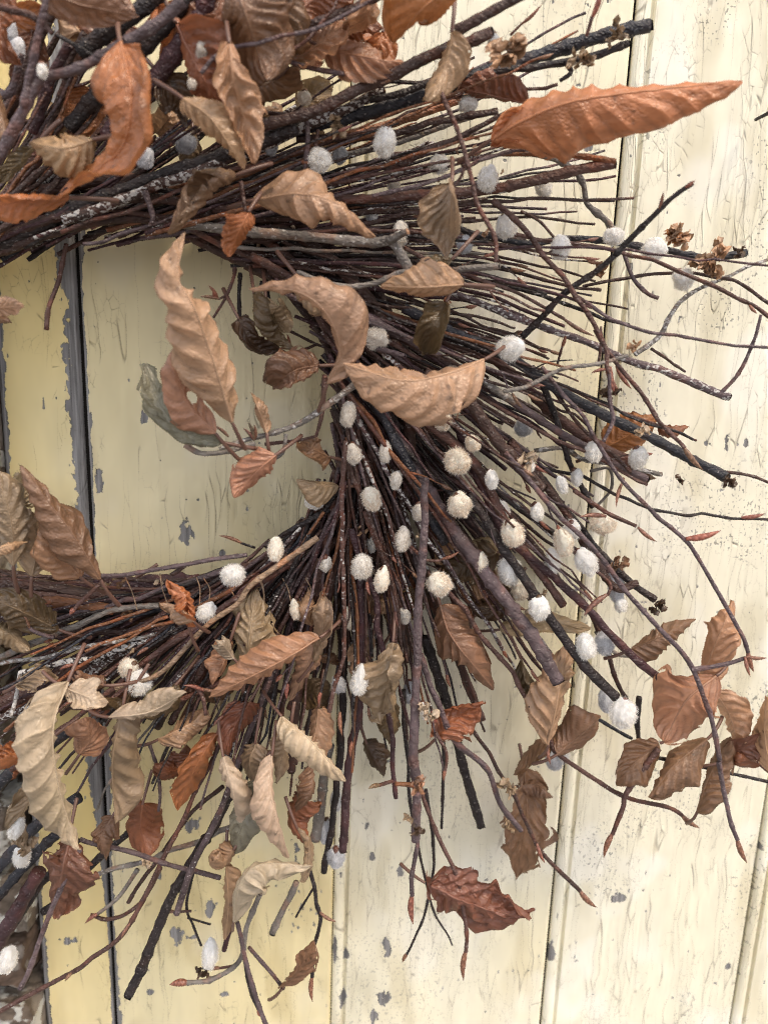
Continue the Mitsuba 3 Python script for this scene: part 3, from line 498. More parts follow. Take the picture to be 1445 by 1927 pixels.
    X = X + t[:, None] * ((meshkit.fbm(q3 * .6 + 40, 2, 4) - .5) * crumple * .25 * w * um)[..., None]
    X = X.reshape(-1, 3); X[:, 1] = np.minimum(X[:, 1], -.0012)
    Fc = grid_faces(n, m)
    c = np.array(TONE[tone]) * np.exp(r.normal(0, .07)) * np.exp(r.normal(0, .02, 3))
    blot = meshkit.fbm(q3 * 1.3 + 11, 3, 3); fine = meshkit.fbm(q3 * 9, 2, 9)
    vein = np.clip((s_ - .86) / .14, 0, 1) * np.clip(av * 5, 0, 1); mid = np.exp(-(av / .045)**2)
    k = (.62 + .62 * blot) * (.82 + .36 * fine)
    col = c[None, None] * k[..., None]
    grn = np.clip((meshkit.fbm(q3 * .7 + 77, 2, 1) - .55) * 4, 0, 1)
    col = col * (1 - .35 * grn[..., None] * np.array([.62, .62, .72]))
    col = col * (1 + .16 * vein - .30 * np.clip(1 - s_ * 3, 0, 1) * np.clip(av * 4, 0, 1) + .10 * mid)[..., None] * (1 + .5 * np.clip((av - .93) / .07, 0, 1) * (blot > .5))[..., None]
    ee = np.clip((av - .84) / .16, 0, 1) * np.clip(meshkit.fbm(q3 * 2 + 5, 2, 5) * 2 - .45, 0, 1)
    col = col * (1 - .45 * ee)[..., None]
    spot = np.clip((meshkit.noise(q3 * 6 + 3, 12) - .86) * 14, 0, 1); col = col * (1 - .55 * spot)[..., None]
    col = np.clip(col, .008, .75).reshape(-1, 3)
    keep = np.ones(len(Fc), bool); cu, cv = U.reshape(-1)[Fc].mean(1), Vv.reshape(-1)[Fc].mean(1)
    if hole: keep &= ((cu - hole[0]) / hole[2])**2 + ((cv - hole[1]) / hole[3])**2 + .5 * (meshkit.noise(np.c_[cu * 30, cv * 9, cu * 0 + sd]) - .5) > 1
    bite = meshkit.fbm(np.c_[cu * 9, cv * 4, cu * 0 + sd * 5.], 2, 14)
    keep &= ~((np.abs(cv) > .80) & (bite > .70 - .12 * torn))
    kk = add(WR, name, X, Fc[keep], 'leaf_mat', uv=np.stack([U, Vv * .5 + .5], -1).reshape(-1, 2), col=col, label=label)
    # midrib and stalk, tubes of their own
    mr = np.linspace(.55, .16, n) * .0011 * np.clip(w * um / .02, .5, 1.3)
    Vm, Fm = tube(X.reshape(n, m, 3)[:, half], mr, 6); add(kk, 'midrib', Vm, Fm, 'bud_mat', col=np.tile(np.clip(c * .78, .02, .7), (len(Vm), 1)))
    if stalk:
        d = sp[0] - sp[3]; d /= np.linalg.norm(d); uu = np.linspace(0, 1, 8)[:, None]
        st = sp[0] + d * .0105 * uu + np.array([0, 1, 0]) * .004 * uu**2 + np.array(r.normal(0, .001, 3)) * uu
        Vs, Fs = tube(st, np.linspace(1, 1.3, 8) * .00055, 6); add(kk, 'stalk', Vs, Fs, 'bud_mat', col=np.tile([.12, .062, .045], (len(Vs), 1)))
    return kk
# top left and top
leaf('440,-40,7.2 470,50,7.4 500,150,6.8', 165, 'brown', cl=-.7, cr=-.7, crumple=.5)
leaf('60,-25,7.6 160,10,7.6 255,30,7', 110, 'brown', cl=-.8, cr=.2, crumple=.8)
leaf('330,40,6 375,130,6.4 430,220,6', 150, 'rust', cl=.5, cr=-.6, crumple=.8)
leaf('228,84,8.2 246,180,8.8 225,280,8.6 112,370,7.6', 150, 'orange', roll=24, cl=.6, cr=-.6, twist=75, pleat=.5, crumple=.9, torn=.4, label='big orange brown leaf standing out in front at the top left')
leaf('175,262,7.6 120,278,7.6 55,268,7.2', 120, 'tan', cl=-.8, cr=-.9, pleat=1.4, nv=8)
leaf('130,372,6.8 40,378,7 -50,400,7', 85, 'orange', cl=-.4, cr=.8, crumple=.6)
leaf('65,280,6 30,315,6 0,345,5.6', 60, 'olive', cl=.8, cr=.3)
leaf('432,80,7.6 440,150,7.8 462,230,7.6 478,308,7.2', 80, 'pink', roll=35, cl=-.7, cr=.9, twist=60, pleat=2.2, crumple=.9, nv=8)
leaf('345,185,7.4 395,220,7.6 430,270,7.2 458,318,6.8', 95, 'tan', cl=-1.2, cr=-.5, twist=30, pleat=1.3)
leaf('505,-30,6 520,60,6 500,140,5.6', 120, 'brown', cl=-.6, cr=-.6); leaf('420,-20,5.6 400,40,5.6 330,80,5.4', 110, 'rust', cl=.5, cr=-.4, crumple=.8); leaf('560,20,6 600,-5,6 680,-20,6', 100, 'rust', cl=-.5, cr=-.3)
leaf('545,125,5 590,90,5.4 655,40,5.4', 100, 'pink', cl=-.5, cr=.6, crumple=1.0, pleat=1.4); leaf('605,85,5.4 680,105,5.8 770,118,5.6', 105, 'pink', cl=-.6, cr=-.4, crumple=.8, pleat=1.8)
leaf('880,-50,7.4 800,10,7.6 738,80,7', 165, 'amber', cl=-.6, cr=-.7, pleat=.6); leaf('850,60,6.6 838,120,6.8 810,188,6.6', 85, 'tan', cl=-.6, cr=-1., crumple=.8); leaf('700,-20,6 690,30,6 640,60,5.8', 90, 'pink', cl=-.8, cr=.4, crumple=.8)
leaf('990,195,4.4 925,178,4.6 855,165,4.4', 80, 'rust', cl=-.8, cr=-.6, crumple=.8); leaf('470,165,5 520,150,5 560,120,5', 70, 'brown', cl=-.6, cr=-.8); leaf('300,140,5 340,190,5 350,240,5', 90, 'dark', cl=.4, cr=.6)
leaf('10,-20,6 0,60,6 40,120,6', 80, 'rust', cl=.5, cr=.5, crumple=.8); leaf('-30,150,7 0,210,7 20,290,6.6', 70, 'brown', cl=-.6, cr=-.8); leaf('110,20,4.4 150,60,4.4 130,120,4', 70, 'red', crumple=1.0); leaf('235,40,4.4 230,80,4.4 190,110,4', 70, 'red', crumple=1.)
leaf('150,60,4.8 140,40,4.8 165,10,4.8', 50, 'tan', crumple=.8)
leaf('925,262,6.2 985,226,6.8 1080,190,7.4 1230,168,7.8 1394,152,7.8', 150, 'copper', roll=-34, cl=-.9, cr=-.8, twist=-20, pleat=.75, crumple=.35, nv=11, base=.4, tip=.8, label='largest rolled copper orange leaf reaching out over the door at the upper right')
leaf('1010,205,6.6 965,240,6.2 925,275,5.8', 95, 'orange', cl=.6, cr=.2, crumple=.7, stalk=False)
leaf('442,330,5.8 390,350,6 318,440,6', 125, 'brown', roll=15, cl=.95, cr=1.5, pleat=.9, crumple=.6); leaf('468,398,6.6 450,435,6.8 430,482,6.4', 68, 'orange', cl=-.5, cr=-.6, crumple=.9, torn=.6)
leaf('478,376,6.2 560,364,7 640,385,7 706,445,6', 84, 'tan', roll=-40, cl=-.9, cr=-.9, pleat=1.3, nv=9, label='tan ribbed leaf arched over the twigs above the ring')
leaf('850,345,7 846,410,7.4 842,486,7', 118, 'khaki', cl=.55, cr=.5, crumple=.7, pleat=.6); leaf('872,535,6.6 800,540,7 716,538,6.8', 85, 'tan', roll=-25, cl=-.6, cr=-.8, crumple=.7); leaf('850,488,6.4 835,505,6.6 800,510,6.4', 40, 'olive', crumple=.8)
leaf('840,568,6.4 822,610,6.4 795,668,6', 95, 'olive', cl=.6, cr=.7, pleat=.5); leaf('912,676,6.8 850,700,7.6 760,716,7.6 645,684,7', 125, 'tan', roll=38, cl=-.8, cr=-.8, pleat=1.3, nv=9, label='broad tan leaf with curved ribs at the right rim of the ring')
# inside the ring
leaf('438,797,7.4 408,700,8.2 370,590,8.6 335,520,8.4 347,440,8', 140, 'tan', roll=34, cl=-1.0, cr=-1.1, twist=80, pleat=1.5, crumple=.4, nv=10, base=.5, tip=.95, label='big twisted tan leaf with deep ribs standing upright inside the ring')
leaf('405,815,6.8 350,750,7.2 325,655,7', 62, 'pink', cl=-.9, cr=.4, pleat=1, hole=(.45, .45, .08, .3)); leaf('418,832,6.4 345,810,6.6 295,750,6.4 272,684,6', 80, 'sage', roll=10, cl=.5, cr=.7, crumple=.9, label='grey green curled leaf low inside the ring')
leaf('502,815,6.2 490,780,6.2 472,738,6', 42, 'tan', cl=-.8, cr=-.8); leaf('616,722,6.4 640,660,7 615,590,7.4 560,548,7.2 470,544,6.8', 88, 'tan', roll=-38, cl=-.9, cr=-1., pleat=1.4, nv=9, tip=.9, label='tan leaf hooked like a claw inside the ring')
leaf('560,520,5.6 590,560,5.8 625,590,5.6', 50, 'khaki', cl=-.6); leaf('478,552,4.4 490,610,4.6 550,655,4.4', 95, 'olive', cl=.9, cr=1.2, crumple=.9); leaf('450,600,4 480,655,4 545,668,4', 70, 'dark', cl=.5, cr=.8, crumple=.7); leaf('500,560,4.6 505,590,4.8 545,625,4.6', 50, 'khaki', roll=40, cl=-.9, cr=.6)
leaf('600,688,5.2 560,695,5.4 508,726,5.2', 72, 'brown', cl=1., cr=-.8, crumple=.7); leaf('516,858,6.2 480,890,6.4 440,936,6.2', 68, 'pink', cl=-1., cr=-.7, crumple=.9); leaf('622,860,4.6 598,850,4.8 566,836,4.6', 72, 'brown', crumple=1., cl=.4, cr=-.5); leaf('638,916,4.4 600,912,4.8 560,902,4.6', 55, 'khaki', cl=-.8, cr=-.9)
# left
leaf('-30,582,6 10,578,6 46,576,6', 40, 'tan', cl=-.6, cr=.4); leaf('-30,612,5.6 0,600,5.6 22,608,5.6', 24, 'brown')
leaf('25,1065,6 20,980,6.4 -10,885,6', 85, 'khaki', cl=-1., cr=-.8, pleat=1.4); leaf('190,1092,6 140,1010,6.6 80,930,6.6 38,872,6', 84, 'brown', roll=20, cl=-1.1, cr=-.6, crumple=.7, label='rust brown leaf leaning on the left rim of the ring'); leaf('150,1085,5.4 110,1040,5.8 80,985,5.6', 70, 'pink', cl=-.8, cr=.6, crumple=.8); leaf('60,1085,5.4 70,1020,5.6 55,955,5.6', 70, 'khaki', cl=-1., cr=-.5, pleat=1.6)
leaf('-20,1040,6.6 20,1025,6.8 52,1020,6.6', 36, 'tan', cl=-.7); leaf('110,1185,5 40,1150,5.2 -30,1120,5', 105, 'olive', cl=-.3, cr=.2, pleat=1.); leaf('-20,1180,5.2 20,1195,5.2 55,1225,5', 70, 'khaki', crumple=.7); leaf('250,1090,3 215,1105,3 170,1110,3', 40, 'olive')
leaf('355,1180,5.6 345,1130,5.8 318,1096,5.6', 110, 'orange', roll=15, cl=1.2, cr=1.4, crumple=.7, label='curled rust orange leaf on the lower rim of the ring'); leaf('365,1170,6 330,1140,6.2 300,1135,6', 40, 'tan', cl=-.8)
# lower left
leaf('465,1262,5.2 470,1190,5.4 482,1104,5', 130, 'khaki', cl=-.3, cr=-.5, crumple=.7, pleat=.9, label='broad olive tan leaf lying on the twigs below the ring'); leaf('602,1200,6.2 540,1238,6.8 470,1275,6.8 394,1312,6.2', 86, 'pink', roll=-40, cl=-1., cr=-1., pleat=1.4, nv=10, label='pinkish orange ribbed leaf slanting across the lower twigs')
leaf('590,1245,5.4 608,1190,5.6 605,1122,5.4', 85, 'khaki', cl=-.8, cr=.7); leaf('598,1205,5 575,1260,5 545,1318,4.8', 65, 'tan', cl=-.6, cr=-.8); leaf('432,1210,5.2 420,1250,5.2 400,1290,5', 48, 'pink', cl=-.7); leaf('440,1240,5.8 420,1215,5.8 405,1205,5.8', 34, 'beige')
leaf('128,1284,7.4 100,1370,8 110,1480,8.2 148,1600,7.6', 108, 'beige', roll=-52, cl=-1.1, cr=-1.1, twist=20, pleat=1.7, crumple=.4, nv=11, base=.4, tip=.5, label='large beige ribbed leaf hanging at the lower left'); leaf('232,1330,6.4 212,1430,6.8 216,1550,6.4', 80, 'khaki', roll=48, cl=-1.1, cr=-1.1, pleat=1.5, tip=.5, base=.4)
leaf('205,1350,6.8 280,1340,7.2 352,1302,6.8', 58, 'beige', roll=40, cl=-.9, cr=-1., pleat=1.4, crumple=.8); leaf('128,1296,7.4 165,1312,7.6 204,1322,7.4', 66, 'beige', cl=-.5, cr=.3, crumple=.7); leaf('195,1290,6.4 165,1285,6.4 140,1270,6.4', 36, 'brown'); leaf('150,1420,6 170,1390,6.2 160,1350,6', 70, 'pink', cl=-1.2, cr=.8, pleat=1.6)
leaf('245,1305,5.4 230,1320,5.4 190,1320,5.4', 50, 'olive', cl=.5); leaf('298,1392,5 345,1370,5.2 396,1350,5', 62, 'tan', cl=-.8, cr=-.6); leaf('410,1378,5 370,1440,5.4 334,1526,5', 75, 'orange', cl=-.7, cr=.5); leaf('80,1400,6 30,1430,6.2 -30,1450,6', 100, 'orange', cl=.7, cr=.9, crumple=.7)
leaf('130,1585,6 115,1650,6.2 108,1722,6', 125, 'red', cl=-.4, cr=-.3, crumple=1.0, torn=.7, pleat=.6, label='crumpled rust red leaf at the lower left beside the post'); leaf('268,1515,4 265,1560,4 280,1612,3.8', 85, 'rust', cl=-.6, cr=-.9, pleat=.7)
leaf('420,1425,6 440,1500,6.4 448,1595,6', 68, 'beige', roll=48, cl=-1.1, cr=-1.1, pleat=1.6, twist=40, base=.4, tip=.5); leaf('512,1422,6.4 510,1500,7 545,1615,6.6', 60, 'beige', roll=-45, cl=-1.1, cr=-1.1, pleat=1.2, base=.4, tip=.5, crumple=.9); leaf('485,1470,5.8 462,1540,6 435,1605,5.8', 66, 'sage', cl=-.7, cr=.5, crumple=.7); leaf('440,1600,6 420,1622,6.2 398,1610,6', 55, 'tan', cl=-1.2)
leaf('440,1735,6.4 448,1670,7 490,1628,7.2 585,1630,6.6', 76, 'beige', roll=-40, cl=-1., cr=-1., pleat=1.5, label='beige leaf bent like a hook at the bottom of the wreath'); leaf('425,1630,5.8 430,1700,6 424,1768,5.6', 56, 'tan', cl=-1.1, cr=-.9); leaf('560,1560,6 580,1600,6.2 575,1660,6', 60, 'khaki', cl=-.7, cr=.7)
leaf('530,1348,6 580,1390,6.6 650,1468,6', 74, 'beige', roll=-46, cl=-1.1, cr=-1.1, pleat=1.6, nv=10); leaf('545,1378,5.4 530,1430,5.6 520,1475,5.4', 60, 'khaki', cl=-.8); leaf('590,1440,5 585,1490,5.2 555,1530,5', 62, 'brown', cl=-.7, cr=-.5); leaf('530,1862,4.4 560,1830,4.6 590,1770,4.4', 72, 'brown', cl=.4, cr=-.3, crumple=.7, label='small rust brown leaf on its stalk near the bottom edge')
# lower middle and right
leaf('740,1208,5.4 730,1290,5.8 715,1368,5.4', 92, 'khaki', cl=.8, cr=-.8, crumple=1.2, torn=.5); leaf('720,1300,4.2 740,1350,4.2 735,1400,4', 70, 'olive', crumple=.8); leaf('828,1138,4.4 850,1200,4.8 928,1298,4.4', 112, 'brown', cl=-1.1, cr=-.7, pleat=1.1, label='brown leaf curled among the twigs below the middle'); leaf('818,1392,4.6 850,1355,4.8 904,1322,4.6', 85, 'rust', cl=.8, cr=-.5, crumple=1.1)
leaf('850,985,3.6 838,1020,3.8 822,1062,3.6', 50, 'tan', cl=-.6); leaf('935,1040,3.6 890,1060,3.6 830,1085,3.4', 75, 'olive', cl=.5, crumple=.7); leaf('960,1110,2.6 920,1145,2.6 880,1120,2.4', 75, 'dark', cl=.4); leaf('940,1185,3.4 1020,1172,3.6 1112,1182,3.4', 48, 'khaki', cl=-.7, cr=.6); leaf('950,1010,3 900,1020,3 870,1035,3', 60, 'khaki')
leaf('980,1240,3.8 1005,1300,4 1040,1350,3.8', 72, 'olive', cl=.9, cr=.8); leaf('1032,1402,4.8 1050,1310,5 1068,1210,4.6', 105, 'tan', cl=-.6, cr=-.8, pleat=1.6, label='tan ribbed leaf hanging below the thick grey twig end'); leaf('1048,1420,4.6 1090,1385,4.8 1130,1350,4.6', 90, 'brown', cl=-.7, cr=-.8); leaf('1045,1380,3 1000,1410,3 968,1458,2.8', 65, 'brown', cl=.4)
leaf('985,1450,1.6 990,1540,1.8 972,1650,1.6', 120, 'brown', cl=.25, cr=-.2, crumple=.7, torn=.8, pleat=.5, label='flat brown leaf hanging close to the boards at lower right'); leaf('975,1480,1.8 1010,1478,1.9 1040,1500,1.8', 50, 'brown', cl=-.5); leaf('690,1400,3 705,1430,3 722,1462,3', 62, 'dark', crumple=.7); leaf('800,1662,5.6 860,1690,6 920,1712,6 1000,1728,5.6', 140, 'red', roll=20, cl=.3, cr=-.5, crumple=1.2, torn=.5, pleat=.8, label='crumpled rust red leaf hanging alone at the bottom')
leaf('1185,1222,4.4 1240,1200,4.6 1308,1166,4.4', 66, 'brown', cl=-.7, cr=-.8, pleat=1.2); leaf('1318,1290,5.6 1345,1215,6 1380,1132,5.6', 108, 'pink', cl=-.8, cr=-.7, crumple=.7, label='pinkish brown leaf upright near the right edge'); leaf('1348,1272,6.2 1290,1320,6.6 1250,1396,6.2', 122, 'pink', cl=-.6, cr=-.8, pleat=1.4); leaf('1330,1392,5 1270,1440,5.2 1222,1500,5', 90, 'brown', cl=-.7, cr=-.8)
leaf('1242,1400,4.4 1200,1430,4.6 1160,1480,4.4', 72, 'brown', cl=-.9, cr=.5); leaf('1312,1528,4.8 1335,1460,5 1375,1385,4.8', 72, 'brown', cl=-.8, cr=-.6); leaf('1345,1300,4.6 1375,1350,4.8 1390,1412,4.6', 72, 'tan', cl=-.6, cr=-.8, crumple=.7); leaf('1365,1430,5 1410,1405,5 1470,1390,5', 72, 'red', cl=.5, cr=-.5, crumple=.8); leaf('1460,1460,5.6 1440,1400,5.8 1440,1310,5.6', 72, 'tan', cl=-.9, cr=-.6); leaf('1430,1440,5 1400,1425,5 1370,1405,5', 40, 'rust')
leaf('1140,842,2.4 1180,820,2.6 1235,782,2.4', 90, 'amber', crumple=1., torn=.7); leaf('1235,800,2.6 1260,815,2.7 1296,802,2.6', 40, 'rust', crumple=1.); leaf('1180,870,2.4 1200,880,2.4 1235,900,2.2', 40, 'brown')
for a in ['620,70,4.6 660,40,4.8 720,55,4.6', '440,10,5 470,60,5.2 440,120,5', '560,40,4.4 575,90,4.6 560,130,4.4', '300,10,4.4 330,60,4.6 300,110,4.4', '60,60,4.4 50,120,4.6 20,150,4.4', '720,60,5 700,100,5 650,120,5', '180,170,3.6 150,210,3.8 120,215,3.6', '-20,20,4.4 40,30,4.6 90,10,4.4', '540,-30,5 545,10,5 590,40,4.8']:
    leaf(a, rng.uniform(80, 115), rng.choice(['rust', 'orange', 'orange', 'red', 'copper']), cl=rng.uniform(-.8, .6), cr=rng.uniform(-.8, .6), crumple=.9)
for i in range(26):                            # half hidden leaves deep between the twigs
    g = GUIDES[rng.choice([0, 1, 2, 3, 4, 13, 14, 15, 16, 17, 18, 19, 20, 21, 22])]; b = g[rng.integers(14, 34)] + rng.normal(0, 26, 2); a = rng.uniform(0, 6.28); L_ = rng.uniform(50, 95); h = rng.uniform(1.6, 3.4)
    leaf(f'{b[0]:.0f},{b[1]:.0f},{h:.2f} {b[0]+L_*.5*math.cos(a)+8:.0f},{b[1]+L_*.5*math.sin(a)-6:.0f},{h+.3:.2f} {b[0]+L_*math.cos(a):.0f},{b[1]+L_*math.sin(a):.0f},{h:.2f}', rng.uniform(45, 85), rng.choice(['brown', 'olive', 'khaki', 'rust', 'dark', 'tan']), cl=rng.uniform(-1, .8), cr=rng.uniform(-1, .8), crumple=rng.uniform(.5, 1))

for a in ['330,1290,5 300,1330,5.2 250,1345,5', '470,1320,4.8 440,1370,5 430,1420,4.8', '600,1330,4.6 590,1390,4.8 560,1430,4.6', '480,1400,5 470,1440,5.2 490,1490,5', '360,1420,4.4 330,1450,4.6 290,1440,4.4', '560,1500,5 550,1550,5.2 575,1590,5', '60,1500,6 40,1540,6.2 50,1600,6', '210,1540,5 190,1580,5.2 200,1620,5', '700,1200,4 690,1250,4.2 700,1310,4', '640,1180,3.6 690,1150,3.8 700,1110,3.6', '30,1290,5 80,1260,5.2 110,1275,5', '590,1180,4.6 570,1150,4.8 580,1110,4.6', '20,960,5.2 45,930,5.4 40,890,5.2']:
    leaf(a, rng.uniform(58, 84), rng.choice(['khaki', 'brown', 'tan', 'beige', 'olive', 'rust']), cl=rng.uniform(-1.1, -.4), cr=rng.uniform(-1.1, .2), crumple=.9)
# ------------------------------------------------------------------ husks of opened buds, dry scraps
def husk(px, py, h, size, tone, n=7, name='bud_husk', spread=1.0):
    u_ = unit(px, py, h / 100); c = P(px, py, h / 100); parts, cols = [], []; n = int(n * 1.6); size *= .66; r0 = rng.normal(size=(n, 3))
    for i in range(n):
        d = rng.normal(size=3); d[1] = -abs(d[1]) * .8; d /= np.linalg.norm(d)
        s = np.cross(d, rng.normal(size=3)); s /= np.linalg.norm(s); nn = np.cross(d, s)
        a, b = np.meshgrid(np.linspace(0, 1, 8), np.linspace(-1, 1, 7), indexing='ij')
        L_ = size * u_ * rng.uniform(.45, .8); w_ = L_ * rng.uniform(.3, .55) * np.sin(np.pi * (a * .85 + .12))**.7
        bend = L_ * (.35 * a**2 * spread + .3 * b**2)
        X = c + r0[i] * size * u_ * .22 + d * (a * L_)[..., None] + s * (b * w_)[..., None] + nn * bend[..., None]
        X = X + (meshkit.fbm(X * 900, 2, i)[..., None] - .5) * L_ * .9
        parts.append((X.reshape(-1, 3), grid_faces(8, 7))); cc = np.array(TONE[tone]) * rng.uniform(.6, 1.25)
        cols.append(np.clip(cc[None] * (.55 + .7 * a.reshape(-1)[:, None]), .01, .7))
    V, F = cat(parts); V[:, 1] = np.minimum(V[:, 1], -.001)
    add(WR, name, V, F, 'leaf_mat', uv=np.tile([.5, .5], (len(V), 1)), col=np.vstack(cols))
for a in [(1100, 104, 5.4, 44, 'khaki', 9), (1160, 70, 5.2, 40, 'khaki', 9), (1370, 905, 5, 26, 'dark', 7), (1208, 806, 5, 32, 'beige', 7), (1283, 905, 4.8, 20, 'dark', 6), (1140, 735, 5, 36, 'dark', 8), (785, 1478, 6.6, 34, 'pink', 8), (955, 1482, 5.2, 34, 'khaki', 8), (955, 1550, 5.2, 26, 'khaki', 6),
          (766, 1538, 6.4, 24, 'khaki', 6), (788, 1566, 6.4, 28, 'dark', 7), (1235, 1142, 4.6, 34, 'dark', 8), (1162, 1060, 4.6, 32, 'brown', 7), (800, 1340, 6, 34, 'beige', 7), (635, 240, 5, 36, 'khaki', 6), (50, 1590, 6, 40, 'khaki', 8), (380, 1828, 4.4, 26, 'dark', 5), (992, 872, 5, 40, 'beige', 7), (275, 1625, 4, 22, 'beige', 6),
          (1020, 1120, 5, 22, 'khaki', 5), (705, 1345, 5, 20, 'khaki', 5), (1394, 476, 3.6, 28, 'dark', 6)]:
    husk(*a)
for a in [(952, 95, 6.2, 62, 'tan', 9), (1280, 446, 3.6, 50, 'tan', 10), (1270, 440, 3.6, 36, 'amber', 8), (1330, 500, 3.6, 56, 'tan', 10), (1350, 470, 3.6, 36, 'tan', 6), (1195, 652, .6, 24, 'tan', 6), (1130, 505, 3, 30, 'brown', 5)]:
    husk(*a, name='leaf_scrap', spread=.8)

for i in range(46):                            # crumbs of leaf caught between the twigs
    g = GUIDES[rng.integers(0, 25)]; b = g[rng.integers(10, 40)] + rng.normal(0, 14, 2)
    husk(b[0], b[1], rng.uniform(3.2, 4.6), rng.uniform(16, 30), rng.choice(['tan', 'brown', 'beige', 'rust', 'khaki']), n=2, name='leaf_scrap')
# ------------------------------------------------------------------ willow catkins
FUR = dict(w=((.91, .895, .87), (.74, .68, .60)), g=((.70, .71, .74), (.45, .44, .45)), b=((.90, .85, .77), (.62, .46, .31)), c=((.84, .80, .74), (.50, .43, .36)))
def catkin(x, y, w, hgt, h, tone='w', tilt=0.0, scale=True):
    r = rng; u_ = unit(x, y, h / 100); c = P(x, y, h / 100); a = math.radians(tilt + r.normal(0, 8))
    ex = A @ np.array([math.cos(a), math.sin(a), 0]); ey = A @ np.array([-math.sin(a), math.cos(a), r.normal(0, .25)]); ey /= np.linalg.norm(ey); ez = np.cross(ex, ey)
    el = r.uniform(1.0, 1.28); R = np.array([w * .5 * .76 * u_ / el, hgt * .5 * .80 * u_ * el, min(w, hgt) * .5 * .74 * u_])
    m = trimesh.creation.icosphere(3); v = m.vertices; o3 = r.random(3) * 50
    lump = 1 + .30 * (meshkit.fbm(v * 1.6 + o3, 2) - .5) * 2
    v2 = v * (lump * (1 - .16 * v[:, 1]))[:, None] * R; tipc, basec = np.array(FUR[tone][0]), np.array(FUR[tone][1])
    Vc = c + v2[:, :1] * ex + v2[:, 1:2] * ey + v2[:, 2:] * ez
    core = np.clip((basec * .22 + tipc * .78)[None] * (.8 + .4 * meshkit.fbm(v * 5 + 3, 2))[:, None], 0, .8)
    n = 2900
    d = r.normal(size=(n, 3)); d /= np.linalg.norm(d, axis=1, keepdims=True)
    lp = 1 + .30 * (meshkit.fbm(d * 1.6 + o3, 2) - .5) * 2
    p0 = d * R * (.92 * lp * (1 - .16 * d[:, 1]))[:, None]; comb = np.array([0, .75, 0]) + r.normal(0, .22, (n, 3)) + .3 * r.normal(size=3)
    g = d / R * R.mean() + comb; g /= np.linalg.norm(g, axis=1, keepdims=True)
    clump = meshkit.noise(d * 4 + 9) - .5
    ln = R.min() * r.uniform(.18, .48, n) * (1 + .8 * clump); p1 = p0 + g * ln[:, None]
    pm = p0 + (p1 - p0) * .55 + d * (ln * .05)[:, None]
    s = np.cross(g, r.normal(size=(n, 3))); s /= np.linalg.norm(s, axis=1, keepdims=True); s *= (.55 * .00011)
    H = np.stack([p0 - s, p0 + s, pm + s * .8, pm - s * .8, p1], 1).reshape(-1, 3)
    i = np.arange(n)[:, None] * 5; Fh = np.vstack([i + [0, 1, 2], i + [0, 2, 3], i + [3, 2, 4]])
    Vh = c + H[:, :1] * ex + H[:, 1:2] * ey + H[:, 2:] * ez
    tt = np.tile([0, 0, .6, .6, 1.], n)[:, None]; jit = np.repeat(r.uniform(.82, 1.12, n), 5)[:, None]
    ch = np.clip((basec * (1 - tt) + tipc * tt) * jit, 0, .88)
    V, F = cat([(Vc, m.faces), (Vh, Fh)]); V[:, 1] = np.minimum(V[:, 1], -.0005)
    k = add(WR, 'catkin', V, F, 'fur_mat', col=np.vstack([core, ch]))
    if scale and r.random() < .75:
        e = c - ey * R[1] * 1.02
        bud(k, e - ey * 4 * u_, e + ey * R[1] * .75 + ex * R[0] * .35 * r.choice([-1, 1]) - np.array([0, R[2] * .75, 0]) * r.uniform(-1, .4), 6.5 * u_, dark=.7, name='bud_scale')
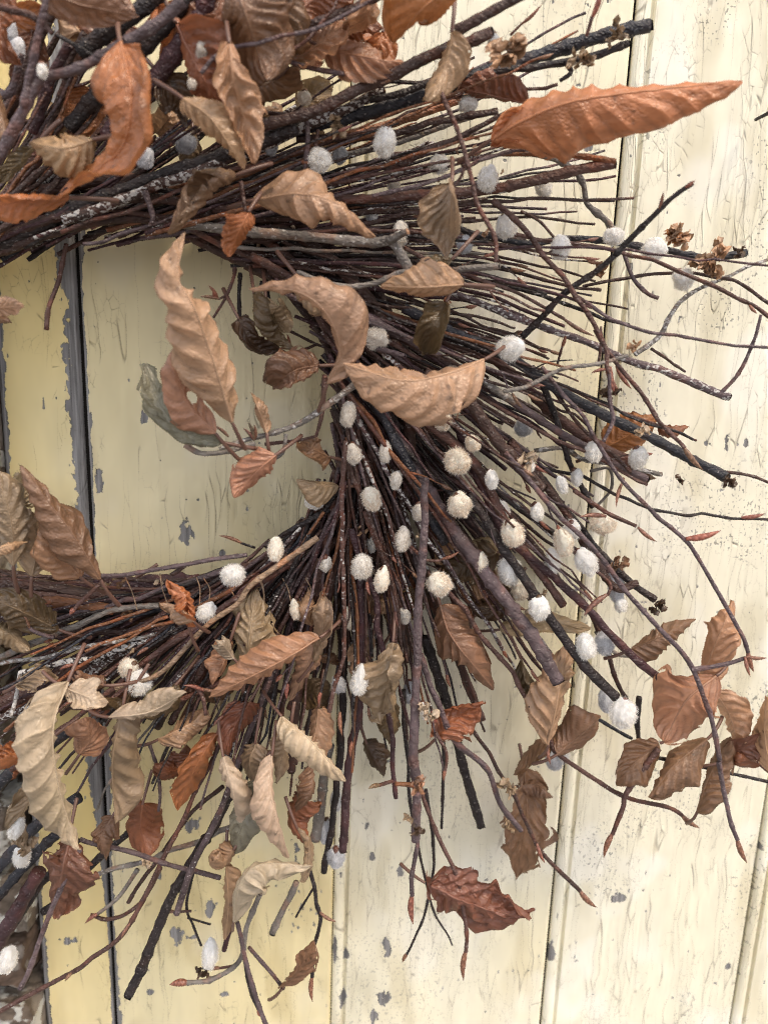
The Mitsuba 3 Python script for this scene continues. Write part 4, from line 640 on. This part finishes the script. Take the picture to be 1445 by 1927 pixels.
for q in [(275, 297, 40, 50, 5.6, 'g'), (350, 270, 52, 40, 3.6, 'g'), (510, 275, 38, 32, 4, 'g'), (602, 302, 48, 50, 5.4, 'w'), (640, 292, 40, 32, 3.6, 'g'), (725, 270, 56, 52, 5.4, 'w', 30), (827, 310, 52, 34, 4, 'w'), (917, 337, 56, 46, 5.2, 'w'), (1022, 355, 46, 34, 4, 'w', 60), (880, 197, 46, 30, 4.4, 'w'), (752, 443, 44, 48, 4.6, 'c'),
          (952, 427, 50, 50, 4.4, 'w'), (1055, 467, 50, 44, 4.6, 'w'), (1155, 446, 52, 36, 3.4, 'w'), (1232, 470, 62, 44, 3.9, 'w'), (1287, 527, 46, 44, 3.2, 'w'), (960, 655, 62, 52, 5.2, 'w', 60), (985, 805, 42, 40, 2, 'g'), (1117, 852, 44, 42, 4, 'w'), (1199, 862, 48, 42, 4, 'w'), (1057, 914, 28, 36, 4.4, 'w'), (997, 877, 24, 30, 5, 'w'),
          (862, 870, 54, 54, 5.2, 'b', -20), (832, 790, 50, 42, 4.6, 'b'), (865, 952, 54, 52, 5.0, 'b'), (725, 853, 32, 44, 4.6, 'c'), (706, 637, 50, 46, 5, 'c', 90), (655, 782, 36, 56, 5, 'c'), (665, 855, 34, 50, 5, 'c'), (592, 946, 44, 32, 4.2, 'w'), (700, 942, 42, 50, 5.4, 'b'), (518, 1037, 42, 46, 5.2, 'b'), (438, 1084, 50, 46, 5.4, 'w'), (680, 1069, 48, 50, 5.4, 'c'),
          (719, 1093, 36, 52, 5.6, 'b'), (388, 1152, 46, 44, 4.8, 'w', 50), (240, 1258, 48, 38, 4.8, 'b', 40), (260, 1286, 58, 48, 5.2, 'w', 60), (617, 1160, 26, 46, 4, 'c'), (655, 1167, 22, 42, 4.2, 'b'), (677, 1282, 48, 54, 5.4, 'w'), (638, 1290, 32, 42, 4, 'g'), (965, 1006, 56, 56, 5.4, 'b', -25), (757, 1017, 38, 54, 5, 'c'), (828, 1099, 56, 50, 5.4, 'b', -60),
          (960, 1078, 60, 52, 4.6, 'w'), (1060, 1026, 50, 56, 5, 'b', -20), (1105, 1060, 52, 58, 4.8, 'w', -30), (1135, 988, 60, 46, 4, 'b'), (1015, 1146, 50, 50, 5.4, 'w'), (1102, 1220, 46, 50, 5.4, 'w'), (1137, 1212, 48, 48, 4, 'g'), (1172, 1346, 62, 60, 5.8, 'w'), (1168, 1140, 32, 28, 3.4, 'w'), (1160, 1108, 42, 62, 3.2, 'g'), (797, 1340, 22, 32, 5.4, 'w'),
          (860, 957, 30, 30, 4, 'b'), (770, 1305, 30, 50, 2.6, 'g'), (1042, 1432, 42, 42, 1.2, 'g'), (978, 1110, 50, 42, 4.2, 'b'), (30, 1562, 36, 38, 6.2, 'w'), (15, 1810, 46, 46, 4.6, 'w'), (395, 1800, 44, 52, 4.8, 'w'), (612, 1567, 28, 58, 2.8, 'g'), (632, 1615, 38, 52, 3.2, 'g'), (632, 1510, 26, 46, 2.6, 'g'), (573, 184, 32, 28, 4.6, 'b'), (1075, 1000, 40, 44, 4.2, 'w'),
          (875, 462, 34, 36, 4.2, 'g'), (1140, 1320, 40, 46, 4.2, 'g'), (700, 405, 34, 26, 3.6, 'g'), (740, 348, 34, 22, 3.6, 'c'), (700, 1025, 24, 36, 4, 'w'), (30, 95, 34, 60, 5.4, 'g'), (20, 60, 30, 40, 5, 'g'), (1040, 1060, 40, 48, 4, 'w'), (840, 470, 26, 30, 3.4, 'g'), (928, 78, 30, 28, 5.8, 'w'), (80, 134, 26, 26, 8.0, 'w'), (362, 158, 20, 22, 6.8, 'c'), (380, 95, 30, 30, 6.6, 'c'),
          (945, 960, 34, 40, 3.8, 'w'), (1060, 1420, 30, 36, 1.4, 'w'), (40, 1610, 40, 60, 4, 'w'), (790, 1260, 26, 40, 3, 'g'), (745, 905, 30, 40, 4.8, 'c'), (790, 965, 32, 40, 4.8, 'c'), (905, 1060, 34, 42, 4.8, 'b'), (925, 905, 32, 38, 5, 'w'), (760, 1160, 28, 36, 4.6, 'c'), (612, 1062, 28, 36, 4.8, 'c'), (1010, 965, 32, 36, 4.8, 'w'), (555, 1150, 28, 36, 4.8, 'b'), (890, 835, 32, 38, 5, 'b'), (1085, 900, 30, 34, 3.6, 'w')]:
    catkin(*q)
# the groups of like parts need no words of their own
print('entries', len(scene), {k: v for k, v in counts.items() if v > 20 and k.count('__') < 2})
